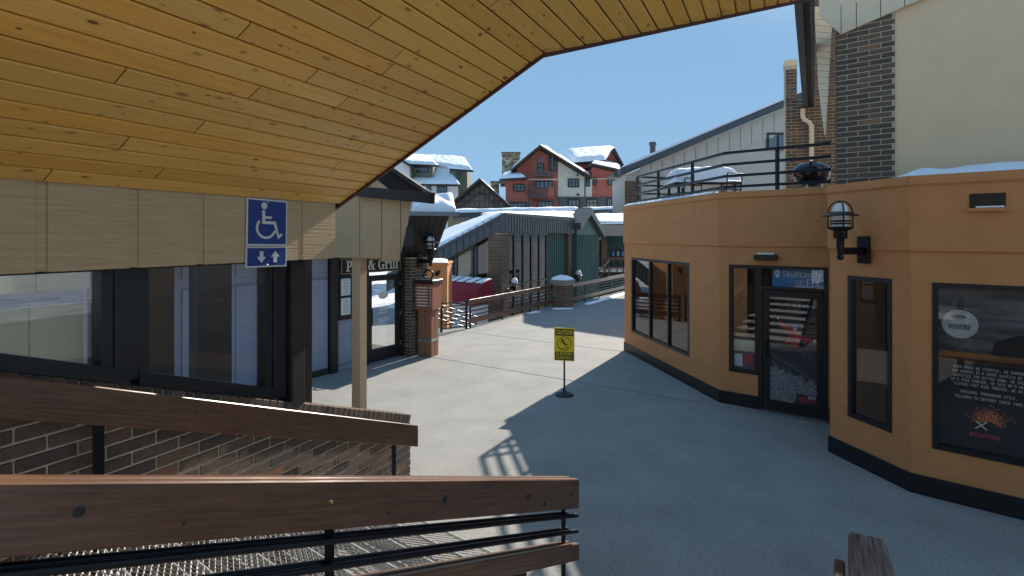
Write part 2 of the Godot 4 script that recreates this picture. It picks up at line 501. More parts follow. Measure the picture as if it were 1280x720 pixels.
func wall_open(x: Transform3D, len: float, y0: float, y1: float, th: float, op: Array) -> MB:
	# wall slab on z in [-th, 0], with rectangular openings [u0, u1, v0, v1]
	var mb := MB.new()
	var us := [0.0, len]
	for o in op:
		us.append(o[0]); us.append(o[1])
	us.sort()
	for i in us.size() - 1:
		var a: float = us[i]
		var b: float = us[i + 1]
		if b - a < 0.001: continue
		var hit := []
		for o in op:
			if o[0] <= a + 0.0005 and o[1] >= b - 0.0005: hit = o
		var spans := [[y0, y1]] if hit.is_empty() else [[y0, hit[2]], [hit[3], y1]]
		for s in spans:
			if s[1] - s[0] > 0.002:
				mb.box(x * Transform3D(Basis.IDENTITY, Vector3((a + b) * 0.5, (s[0] + s[1]) * 0.5, -th * 0.5)), Vector3(b - a, s[1] - s[0], th))
	return mb
func glazing(parent: Node3D, x: Transform3D, u0: float, u1: float, v0: float, v1: float, cols: Array, rows: Array, fw: float, fm: String, gm: String, called := "window", proud := 0.03):
	# frame bars and panes; cols and rows are the positions of inner bars
	var f := MB.new()
	var cu := (u0 + u1) * 0.5
	var cv := (v0 + v1) * 0.5
	for s in [[Vector3(u0 + fw * 0.5, cv, 0), Vector3(fw, v1 - v0, 0.08)], [Vector3(u1 - fw * 0.5, cv, 0), Vector3(fw, v1 - v0, 0.08)], [Vector3(cu, v0 + fw * 0.5, 0), Vector3(u1 - u0 - fw * 2, fw, 0.08)], [Vector3(cu, v1 - fw * 0.5, 0), Vector3(u1 - u0 - fw * 2, fw, 0.08)]]:
		f.box(x * Transform3D(Basis.IDENTITY, s[0] + Vector3(0, 0, proud - 0.04)), s[1])
	for c in cols: f.box(x * Transform3D(Basis.IDENTITY, Vector3(c, cv, proud - 0.043)), Vector3(fw * 0.8, v1 - v0 - fw * 2, 0.074))
	for r in rows: f.box(x * Transform3D(Basis.IDENTITY, Vector3(cu, r, proud - 0.046)), Vector3(u1 - u0 - fw * 2, fw * 0.8, 0.068))
	var o := part(called, f, fm, parent)
	var uu := [u0 + fw * 0.5] + cols + [u1 - fw * 0.5]
	var vv := [v0 + fw * 0.5] + rows + [v1 - fw * 0.5]
	for i in uu.size() - 1:
		for j in vv.size() - 1:
			var g := MB.new()
			g.box(x * Transform3D(Basis.IDENTITY, Vector3((uu[i] + uu[i + 1]) * 0.5, (vv[j] + vv[j + 1]) * 0.5, proud - 0.05)), Vector3(uu[i + 1] - uu[i] - 0.004, vv[j + 1] - vv[j] - 0.004, 0.006))
			part("pane", g, gm, o)
	return o
func far_window(parent: Node3D, x0: float, y0: float, x1: float, y1: float, z: float, nc: int, nr: int, fm := "dark_frame", gm := "far_glass"):
	var a := at(x0, y0, z)
	var b := at(x1, y1, z)
	var w := b.x - a.x
	var h := a.y - b.y
	var o := Transform3D(Basis.IDENTITY, Vector3(a.x, b.y, -z))
	var cols := []
	var rows := []
	for i in nc - 1: cols.append(w * (i + 1) / nc)
	for i in nr - 1: rows.append(h * (i + 1) / nr)
	glazing(parent, o, 0, w, 0, h, cols, rows, 0.11, fm, gm, "window", 0.07)
func far_prism(parent: Node3D, called: String, pts: Array, z: float, depth: float, m):
	var p := []
	for q in pts: p.append(at(q[0], q[1], z))
	var mb := MB.new()
	mb.prism(p, Vector3(0, 0, -depth))
	return part(called, mb, m, parent)
func sconce(label: String, x: Transform3D, k := 1.0, capped := false):
	# x: on the wall, z away from it
	var t := thing("wall_lantern", label, "wall lamp", x.origin, "black wall lanterns")
	var s := Transform3D(x.basis * k, x.origin)
	var mb := MB.new()
	mb.cbox(s * Transform3D(Basis.IDENTITY, Vector3(0, 0, 0.015)), Vector3(0.14, 0.27, 0.03), 0.006)
	for i in [-1, 1]:
		for j in [-1, 1]:
			mb.box(s * Transform3D(Basis.IDENTITY, Vector3(i * 0.05, j * 0.11, 0.032)), Vector3(0.014, 0.014, 0.008))
	part("back_plate", mb, "black_metal", t)
	mb = MB.new()
	mb.cbox(s * Transform3D(Basis.IDENTITY, Vector3(0, -0.01, 0.17)), Vector3(0.055, 0.07, 0.28), 0.006)
	part("arm", mb, "black_metal", t)
	var c := s * Transform3D(Basis.IDENTITY, Vector3(0, 0, 0.29))
	mb = MB.new()
	mb.lathe([Vector2(0, -0.10), Vector2(0.022, -0.095), Vector2(0.035, -0.07), Vector2(0.022, -0.045), Vector2(0.03, -0.03), Vector2(0.03, 0.02), Vector2(0.035, 0.025), Vector2(0.035, 0.11), Vector2(0.062, 0.115), Vector2(0.062, 0.19), Vector2(0.07, 0.195), Vector2(0.105, 0.205), Vector2(0.105, 0.23), Vector2(0, 0.23)], c, 18)
	part("stem", mb, "black_metal", t)
	mb = MB.new()
	mb.lathe([Vector2(0.075, 0.232), Vector2(0.078, 0.36), Vector2(0.066, 0.42), Vector2(0.04, 0.455), Vector2(0.0, 0.468)], c, 20)
	part("globe", mb, "opal", t)
	mb = MB.new()
	for i in 4:
		var a := TAU * i / 4 + 0.5
		var pts := []
		for j in 9:
			var q := PI * 0.5 * j / 8.0
			pts.append(c * Vector3(cos(a) * 0.108 * cos(q), 0.36 + 0.125 * sin(q), sin(a) * 0.108 * cos(q)))
		pts.push_front(c * Vector3(cos(a) * 0.108, 0.215, sin(a) * 0.108))
		mb.tube(pts, 0.007 * k, 6)
	for hh in [0.26, 0.285]:
		mb.lathe([Vector2(0.083, hh - 0.008), Vector2(0.09, hh - 0.008), Vector2(0.09, hh + 0.008), Vector2(0.083, hh + 0.008)], c, 20)
	part("cage", mb, "black_metal", t)
	mb = MB.new()
	mb.lathe([Vector2(0.085, 0.352), Vector2(0.165, 0.335), Vector2(0.168, 0.34), Vector2(0.085, 0.378), Vector2(0.085, 0.352)], c, 24)
	part("brim", mb, "black_metal", t)
	if capped:
		mb = MB.new()
		mb.lathe([Vector2(0.13, 0.36), Vector2(0.13, 0.46), Vector2(0.08, 0.54), Vector2(0, 0.56)], c, 12)
		part("snow_cap", mb, "snow", t)
	return t

# ------------------------------------------------------------------ the scene
func _ready():
	rng.seed = 77
	var cam := Camera3D.new()
	cam.name = "camera"
	add_child(cam)
	cam.position = Vector3(0, EYE, 0)
	cam.near = 0.05; cam.far = 900.0
	cam.set_frustum(0.05 * 720.0 / F, Vector2(0, -0.05 * (360.0 - HOR) / F), 0.05, 900.0)
	cam.current = true
	var sm := ProceduralSkyMaterial.new()
	sm.sky_top_color = lin(0.076, 0.146, 0.238)
	sm.sky_horizon_color = lin(0.118, 0.196, 0.278)
	sm.sky_curve = 0.18
	sm.ground_bottom_color = Color(0.5, 0.5, 0.5)
	sm.ground_horizon_color = Color(0.62, 0.74, 0.84)
	sm.sky_energy_multiplier = 1.0
	var sky := Sky.new()
	sky.sky_material = sm
	var env := Environment.new()
	env.background_mode = Environment.BG_SKY
	env.sky = sky
	env.tonemap_mode = Environment.TONE_MAPPER_LINEAR
	env.tonemap_exposure = 3.0
	env.sdfgi_enabled = true; env.ssao_enabled = true; env.ssil_enabled = true
	var we := WorldEnvironment.new()
	we.name = "world"
	we.environment = env
	add_child(we)
	var sun := DirectionalLight3D.new()
	sun.name = "sun"
	sun.light_energy = 0.84
	sun.light_color = Color(1.0, 0.965, 0.91)
	sun.light_angular_distance = 0.5
	sun.shadow_enabled = true
	add_child(sun)
	var az := deg_to_rad(29.4)
	var el := deg_to_rad(31.5)
	sun.look_at_from_position(Vector3(sin(az) * cos(el), sin(el), -cos(az) * cos(el)) * 50.0, Vector3.ZERO)
	materials()
	ground()
	canopy()
	entry_building()
	stair()
	rails()
	restaurant()
	shop()
	shop_front()
	upper_right()
	deck()
	walkway()
	green_building()
	far_buildings()
	small_things()

# ------------------------------------------------------------------ ground
func ground():
	var g := place("ground", "snowy ground around the village below the plaza")
	var mb := MB.new()
	mb.box(Transform3D(Basis.IDENTITY, Vector3(0, -3.3, -150)), Vector3(900, 0.2, 900))
	part("snow_field", mb, "asphalt_snow", g)
	# plaza slabs, separated by open joints across the plaza grid
	var p := place("plaza", "pale concrete plaza paving with cut joints")
	var su := Vector3(sin(CX), 0, -cos(CX))
	var cu := Vector3(cos(CX), 0, sin(CX))
	var lim := [-14.0, 10.05, 13.36, 26.0]
	for i in 3:
		var a: float = lim[i] + 0.016
		var b: float = lim[i + 1] - 0.016
		mb = MB.new()
		# left border: the railing line beyond s = 13; a wall line before it
		var l0 := -9.0
		var r0 := 15.0
		var poly := []
		if i < 2: poly = [su * a + cu * (-12.0), su * a + cu * r0, su * b + cu * r0, su * b + cu * (-12.0)]
		else:
			var e1 := W(-1.43, 0, 17.9)
			var e2 := W(1.75, 0, 23.6)
			var e3 := W(2.5, 0, 23.9)
			var e4 := W(6.3, 0, 30.2)
			poly = [su * a + cu * (-11.6), su * a + cu * r0, su * 42.0 + cu * r0, su * 42.0 + cu * 3.0, e4, e3, e2, e1]
		mb.prism(poly, Vector3(0, -0.2, 0))
		part("slab", mb, "concrete", p)
	mb = MB.new()
	mb.prism([su * -14.0 + cu * -12.0 + Vector3(0, -0.205, 0), su * -14.0 + cu * 15.0 + Vector3(0, -0.205, 0), su * 13.5 + cu * 15.0 + Vector3(0, -0.205, 0), su * 13.5 + cu * -12.0 + Vector3(0, -0.205, 0)], Vector3(0, -3.0, 0))
	part("foundation", mb, "mortar", p)
	# lower court
	var l := place("lower_court", "paved court below the plaza railing")
	mb = MB.new()
	mb.box(Transform3D(Basis.IDENTITY, Vector3(-2, -3.05, -32)), Vector3(40, 0.2, 26))
	part("slab", mb, "concrete", l)

# ------------------------------------------------------------------ canopy
func soffit_y(n: float) -> float:
	return 3.325 + (n + 3.67) * 0.5317
func rake_s(n: float) -> float:
	return 3.77 if n < -1.6 else 3.77 + (n + 1.6) * 1.26
var soff_up := Vector3.UP
func SP(s: float, nn: float, h: float) -> Vector3:
	return L(s, nn, soffit_y(nn)) + soff_up * h
func canopy():
	var t := thing("canopy_roof", "sloping canopy roof lined underneath with knotty honey pine boards", "canopy", L(0, -3.67, 3.3))
	var up := (L(1, 0, 0) - L(0, 0, 0)).cross(Vector3(L(0, 1, 0).x, 0.5317, L(0, 1, 0).z))
	up = up.normalized()
	if up.y < 0: up = -up
	var wn := 0.13 * cos(atan(0.5317))
	var n := -3.655
	var row := 0
	soff_up = up
	while n < 0.95:
		var n0 := n + 0.0045
		var n1 := n + wn - 0.0045
		var s := -3.0
		var vrow := rng.randf()
		while s < rake_s(n1):
			var e := s + rng.randf_range(1.1, 3.4)
			var last := false
			if e > rake_s(n0) - 0.45: last = true
			var ea := rake_s(n0) if last else e - 0.006
			var eb := rake_s(n1) if last else e - 0.006
			var mb := MB.new()
			var c := 0.006
			var b0: Vector3 = SP(s, n0 + c, 0)
			var b1: Vector3 = SP(ea, n0 + c, 0)
			var b2: Vector3 = SP(eb, n1 - c, 0)
			var b3: Vector3 = SP(s, n1 - c, 0)
			var o0: Vector3 = SP(s, n0, c)
			var o1: Vector3 = SP(ea, n0, c)
			var o2: Vector3 = SP(eb, n1, c)
			var o3: Vector3 = SP(s, n1, c)
			var uo := rng.randf()
			var us := uo + s / 3.2
			mb.quad(b0, b1, b2, b3, -up, [Vector2(us, vrow), Vector2(uo + ea / 3.2, vrow), Vector2(uo + eb / 3.2, vrow + 0.08), Vector2(us, vrow + 0.08)])
			mb.quad(b0, b1, o1, o0, -up, [Vector2(us, vrow), Vector2(uo + ea / 3.2, vrow), Vector2(uo + ea / 3.2, vrow), Vector2(us, vrow)])
			mb.quad(b3, b2, o2, o3, -up, [Vector2(us, vrow), Vector2(uo + ea / 3.2, vrow), Vector2(uo + ea / 3.2, vrow), Vector2(us, vrow)])
			for k in [[o0, o1], [o1, o2], [o2, o3], [o3, o0]]:
				mb.quad(k[0], k[1], k[1] + up * 0.014, k[0] + up * 0.014, (k[0] + k[1]) * 0.5 - (o0 + o2) * 0.5, [Vector2(us, vrow), Vector2(us, vrow), Vector2(us, vrow), Vector2(us, vrow)])
			part("plank", mb, "pine%d" % (rng.randi() % 4), t)
			if last: break
			s = e
		n += wn
		row += 1
	# roof body above the boards
	var mb2 := MB.new()
	var ne := 1.0
	mb2.prism([SP(-3.0, -3.67, 0.02), SP(3.79, -3.67, 0.02), SP(3.79, -1.6, 0.02), SP(rake_s(ne) + 0.02, ne, 0.02), SP(-3.0, ne, 0.02)], up * 0.14)
	part("roof_deck", mb2, "dark_wood", t)
	# painted edge boards along the bent rake
	for e in [[-3.72, -1.6], [-1.6, 1.0]]:
		var m3 := MB.new()
		var a: Vector3 = SP(rake_s(e[0]) + 0.002, e[0], -0.022)
		var b: Vector3 = SP(rake_s(e[1] - 0.001 if e[1] < 0 else e[1]) + 0.002, e[1], -0.022)
		var o := (b - a).cross(up).normalized()
		if o.dot(L(1, 0, 0)) < 0: o = -o
		m3.prism([a, a + o * 0.022, a + o * 0.022 + up * 0.19, a + up * 0.19], b - a)
		part("edge_board", m3, "trim_brown", t)
		var m4 := MB.new()
		m4.prism([a + o * 0.024 + up * 0.12, a + o * 0.05 + up * 0.12, a + o * 0.05 + up * 0.21, a + o * 0.024 + up * 0.21], b - a)
		part("drip_edge", m4, "flashing", t)
	# far support behind the viewer
	var m5 := MB.new()
	m5.box(Transform3D(Basis(Vector3.UP, -AX), L(-3.1, -1.3, 2.9)), Vector3(5.4, 5.8, 0.15))
	part("back_wall", m5, "siding_tan", t)

# ------------------------------------------------------------------ glazed entry wall beside the stair
func cap_y(s: float) -> float:
	return 2.285 - 0.362 * (s - 1.41)
func entry_building():
	var t := thing("entry_screen", "tan boarded wall with dark framed windows beneath the pine canopy", "building", L(1, -3.9, 0))
	var nrm := (L(0, 1, 0) - L(0, 0, 0))
	var along := (L(1, 0, 0) - L(0, 0, 0))
	var x := Transform3D(Basis(along, Vector3.UP, nrm), L(0, -3.67, 0))
	# fascia boards: wide boards with narrow recessed battens between
	var s := -2.0
	var marks := [-1.6, -1.13, -0.66, -0.19, 0.28, 0.75, 1.22, 1.55, 2.03, 2.47, 2.86, 3.36, 3.755]
	var prev := -2.0
	for m in marks:
		var mb := MB.new()
		mb.cbox(x * Transform3D(Basis.IDENTITY, Vector3((prev + m - 0.05) * 0.5, 3.098, -0.02)), Vector3(m - 0.05 - prev, 0.534, 0.04), 0.004)
		part("siding_board", mb, "siding_tan", t)
		var mc := MB.new()
		mc.box(x * Transform3D(Basis.IDENTITY, Vector3(m - 0.025, 3.10, -0.031)), Vector3(0.049, 0.528, 0.038))
		part("batten", mc, "siding_tan", t)
		prev = m
	var mb := MB.new()
	mb.box(x * Transform3D(Basis.IDENTITY, Vector3(0.86, 3.05, -0.165)), Vector3(5.7, 0.44, 0.2))
	part("header_beam", mb, "dark_wood", t)
	# windows with sills that follow the stair
	var wx := Transform3D(x.basis, L(0, -3.92, 0))
	for w in [[-1.6, 0.42], [0.42, 1.99], [2.14, 3.22]]:
		var a: float = w[0]
		var b: float = w[1]
		var f := MB.new()
		var fw := 0.07
		f.prism([wx * Vector3(a, cap_y(a) + 0.005, -0.06), wx * Vector3(b, cap_y(b) + 0.005, -0.06), wx * Vector3(b, cap_y(b) + 0.10, -0.06), wx * Vector3(a, cap_y(a) + 0.10, -0.06)], nrm * 0.12)
		f.prism([wx * Vector3(a, cap_y(a) + 0.10, -0.06), wx * Vector3(a + fw, cap_y(a + fw) + 0.10, -0.06), wx * Vector3(a + fw, 2.86, -0.06), wx * Vector3(a, 2.86, -0.06)], nrm * 0.10)
		f.prism([wx * Vector3(b - fw, cap_y(b - fw) + 0.10, -0.06), wx * Vector3(b, cap_y(b) + 0.10, -0.06), wx * Vector3(b, 2.86, -0.06), wx * Vector3(b - fw, 2.86, -0.06)], nrm * 0.10)
		f.box(wx * Transform3D(Basis.IDENTITY, Vector3((a + b) * 0.5, 2.835, -0.01)), Vector3(b - a - fw * 2, 0.05, 0.09))
		var o := part("window", f, "dark_frame", t)
		var g := MB.new()
		g.prism([wx * Vector3(a + fw, cap_y(a + fw) + 0.10, -0.02), wx * Vector3(b - fw, cap_y(b - fw) + 0.10, -0.02), wx * Vector3(b - fw, 2.81, -0.02), wx * Vector3(a + fw, 2.81, -0.02)], nrm * 0.006)
		part("pane", g, "glass", o)
	# dark posts between and at the corner
	for w in [[1.99, 2.14], [3.22, 3.36]]:
		mb = MB.new()
		mb.box(wx * Transform3D(Basis.IDENTITY, Vector3((w[0] + w[1]) * 0.5, (cap_y(w[0]) + 2.85) * 0.5, -0.02)), Vector3(w[1] - w[0] - 0.004, 2.85 - cap_y(w[0]), 0.14))
		part("mullion_post", mb, "dark_frame", t)
	mb = MB.new()
	mb.cbox(wx * Transform3D(Basis.IDENTITY, Vector3(3.455, 2.205, 0.0)), Vector3(0.15, 1.36, 0.2), 0.012)
	part("corner_post", mb, "dark_wood", t)
	# soffit return behind the fascia, roof over the passage
	mb = MB.new()
	mb.box(x * Transform3D(Basis.IDENTITY, Vector3(0.7, 3.36, -0.55)), Vector3(6.0, 0.12, 0.7))
	part("passage_roof", mb, "dark_wood", t)

	# brick wall with a sloping rowlock cap
	var b := thing("brick_stair_wall", "dark brown brick wall with sloping rowlock cap beside the metal stair", "brick wall", L(3, -3.95, 0))
	var bx := Transform3D(x.basis, L(0.7, -3.905, 0))
	bricks(b, bx, 4.42, 0.0, 2.5, 0.31, 0.089, 0.013, 0.06, true, cap_y(0.7) - 0.115, -0.362)
	mb = MB.new()
	var c0 := bx * Vector3(-2.2, 0, 0.047)
	mb.prism([bx * Vector3(-2.2, 0, 0.052), bx * Vector3(4.415, 0, 0.052), bx * Vector3(4.415, cap_y(5.115) - 0.10, 0.052), bx * Vector3(-2.2, cap_y(-1.5) - 0.10, 0.052)], nrm * -0.20)
	part("mortar", mb, "mortar", b)
	var sl := atan(0.362)
	var k := 0
	var q := -0.4
	while q < 5.1:
		var y := cap_y(q + 0.03) - 0.052
		var tr := Transform3D(x.basis * Basis(Vector3(0, 0, 1), -sl), L(q + 0.03, -3.94 + rng.randf_range(-0.003, 0.003), y))
		inst("cap_brick", brick_mesh(0.068, 0.10, 0.23), brick_tone(), tr, b)
		q += 0.077 * cos(sl)
	mb = MB.new()
	mb.prism([L(-1.5, -4.045, cap_y(-1.5) - 0.1), L(5.09, -4.045, cap_y(5.09) - 0.1), L(5.09, -4.045, cap_y(5.09) - 0.010), L(-1.5, -4.045, cap_y(-1.5) - 0.010)], nrm * 0.21)
	part("cap_mortar", mb, "mortar", b)

	# accessible route sign on the fascia
	var sg := thing("access_sign", "blue wheelchair access sign with two arrows on the tan fascia", "sign", x * Vector3(3.06, 2.86, 0.0))
	var sx := x * Transform3D(Basis(Vector3(0, 0, 1), deg_to_rad(-1.0)), Vector3(2.985, 2.84, 0.012))
	mb = MB.new(); mb.cbox(sx * Transform3D(Basis.IDENTITY, Vector3(0, 0.305, 0)), Vector3(0.385, 0.375, 0.006), 0.002)
	part("plate", mb, "sign_white", sg)
	mb = MB.new(); mb.box(sx * Transform3D(Basis.IDENTITY, Vector3(0, 0.305, 0.003)), Vector3(0.355, 0.345, 0.004))
	part("field", mb, "sign_blue", sg)
	mb = MB.new(); mb.cbox(sx * Transform3D(Basis.IDENTITY, Vector3(0, 0.03, 0)), Vector3(0.385, 0.165, 0.006), 0.002)
	part("arrow_plate", mb, "sign_white", sg)
	mb = MB.new(); mb.box(sx * Transform3D(Basis.IDENTITY, Vector3(0, 0.03, 0.003)), Vector3(0.36, 0.14, 0.004))
	part("arrow_field", mb, "sign_blue", sg)
	mb = MB.new()
	mb = MB.new()
	flat(mb, sx, ell(-0.035, 0.437, 0.028, 0.028, 18), 0.0055, 0.0015)
	part('symbol_head', mb, 'sign_white', sg)
	mb = MB.new()
	flat(mb, sx, [Vector2(-0.055, 0.40), Vector2(-0.028, 0.40), Vector2(-0.026, 0.355), Vector2(0.035, 0.355), Vector2(0.035, 0.335), Vector2(-0.025, 0.335), Vector2(-0.024, 0.315), Vector2(0.075, 0.315), Vector2(0.108, 0.205), Vector2(0.135, 0.222), Vector2(0.145, 0.205), Vector2(0.10, 0.172), Vector2(0.056, 0.292), Vector2(-0.052, 0.292)], 0.0055, 0.0015)
	part('symbol_body', mb, 'sign_white', sg)
	mb = MB.new()
	var arc := []
	for i in 21:
		var a := deg_to_rad(135 + i * 10.5)
		arc.append(Vector2(-0.015 + cos(a) * 0.095, 0.26 + sin(a) * 0.088))
	for i in 21:
		var a := deg_to_rad(135 + (20 - i) * 10.5)
		arc.append(Vector2(-0.015 + cos(a) * 0.075, 0.26 + sin(a) * 0.068))
	flat(mb, sx, arc, 0.0055, 0.0015)
	part('symbol_wheel', mb, 'sign_white', sg)
	mb = MB.new()
	for d in [[-0.055, -1.0], [0.075, 1.0]]:
		mb = MB.new()
		var ox: float = d[0]
		var k1: float = d[1]
		flat(mb, sx, [Vector2(ox - 0.017, 0.03 - 0.045 * k1), Vector2(ox + 0.017, 0.03 - 0.045 * k1), Vector2(ox + 0.017, 0.03), Vector2(ox + 0.042, 0.03), Vector2(ox, 0.03 + 0.048 * k1), Vector2(ox - 0.042, 0.03), Vector2(ox - 0.017, 0.03)], 0.0055, 0.0015)
		part("arrow", mb, "sign_white", sg)
	mb = MB.new()
	for yy in [0.475, 0.118, -0.035]: mb.lathe([Vector2(0.009, 0), Vector2(0.007, 0.006), Vector2(0, 0.007)], sx * Transform3D(Basis(Vector3(1, 0, 0), PI / 2), Vector3(0, yy, 0.005)), 10)
	part("screw", mb, "galvanised", sg)

	# what stands behind the glass: a beige panelled wall and the passage beyond
	var bw := thing("passage_wall", "beige panelled wall seen through the stair windows", "wall", L(0, -6.0, 0))
	var px := Transform3D(x.basis, L(0, -6.0, 0))
	for i in 11:
		mb = MB.new()
		mb.cbox(px * Transform3D(Basis.IDENTITY, Vector3(-1.6 + i * 0.42, 1.2, 0)), Vector3(0.412, 2.4, 0.05), 0.005)
		part("panel", mb, "panel_beige", bw)
		mb = MB.new()
		mb.cbox(px * Transform3D(Basis.IDENTITY, Vector3(-1.6 + i * 0.42, 2.85, 0.12)), Vector3(0.414, 0.62, 0.05), 0.005)
		part("panel", mb, "panel_beige", bw)
	for i in 3:
		mb = MB.new()
		mb.box(px * Transform3D(Basis.IDENTITY, Vector3([2.99, 3.40, 4.05][i], 1.6, 0.1)), Vector3([0.30, 0.36, 0.42][i], 3.2, 0.16))
		part("post", mb, "dark_frame", bw)

# ------------------------------------------------------------------ stair of expanded metal treads
func grate_mesh(w: float, d: float) -> Mesh:
	# expanded metal: tilted strands forming diamonds
	var mb := MB.new()
	var lx := 0.042
	var lz := 0.019
	var nx := int(w / lx)
	var nz := int(d / lz)
	for j in nz:
		for i in nx:
			var x0 := -w * 0.5 + i * lx
			var z0 := -d * 0.5 + j * lz
			var up := 1.0 if (i + j) % 2 == 0 else -1.0
			var a := Vector3(x0, 0, z0 + lz * 0.5 - up * lz * 0.5)
			var b := Vector3(x0 + lx, 0, z0 + lz * 0.5 + up * lz * 0.5)
			var t := Vector3(0, 0.006, 0.0035)
			mb.quad(a - t, b - t, b + t, a + t, Vector3.UP)
	for s in [-1.0, 1.0]:
		mb.box(Transform3D(Basis.IDENTITY, Vector3(0, -0.012, s * d * 0.5)), Vector3(w, 0.03, 0.008))
		mb.box(Transform3D(Basis.IDENTITY, Vector3(s * w * 0.5, -0.012, 0)), Vector3(0.008, 0.03, d))
	mb.box(Transform3D(Basis.IDENTITY, Vector3(0, -0.016, 0)), Vector3(w, 0.02, 0.006))
	return mb.st.commit()
func stair():
	var t := thing("metal_stair", "metal stair of expanded steel treads descending beside the brick wall", "stair", L(2.7, -2.8, 0))
	var ang := deg_to_rad(37.0)
	var u := Vector3(sin(ang), 0, -cos(ang))
	var v := Vector3(cos(ang), 0, sin(ang))
	var base := L(4.42, -2.85, 0)
	var g := grate_mesh(1.75, 0.385)
	var bs := Basis(v, Vector3.UP, -u)
	for k in 9:
		var y := 0.15 * (k + 1)
		var o := base - u * (0.39 * k + 0.2) + Vector3(0, y, 0)
		if k == 8: break
		inst("tread", g, "galvanised", Transform3D(bs, o - v * (0.028 * k)), t)
	for sd in [-1.0, 1.0]:
		var mb := MB.new()
		var a: Vector3 = base + v * sd * 0.90 + Vector3(0, 0.20, 0)
		var b: Vector3 = base - u * 3.3 + v * (sd * 0.90 - 0.22) + Vector3(0, 1.47, 0)
		sweep(mb, a, b, 0.04, 0.24)
		part("stringer", mb, "black_metal", t)
	var lp := thing("stair_landing", "steel landing at the top of the stair under the canopy", "landing", L(-0.5, -1.5, 1.3))
	var lm := MB.new()
	lm.prism([L(0.75, -3.6, 1.35), L(0.75, 1.6, 1.35), L(-3.0, 1.6, 1.35), L(-3.0, -3.6, 1.35)], Vector3(0, -0.15, 0))
	part("deck_plate", lm, "galvanised", lp)
	for q in [[0.6, -3.3], [0.6, 1.4], [-2.8, -3.3], [-2.8, 1.4]]:
		lm = MB.new()
		boxat(lm, L(q[0], q[1], 0.6), Vector3(0.12, 1.2, 0.12), -AX)
		part("leg", lm, "black_metal", lp)

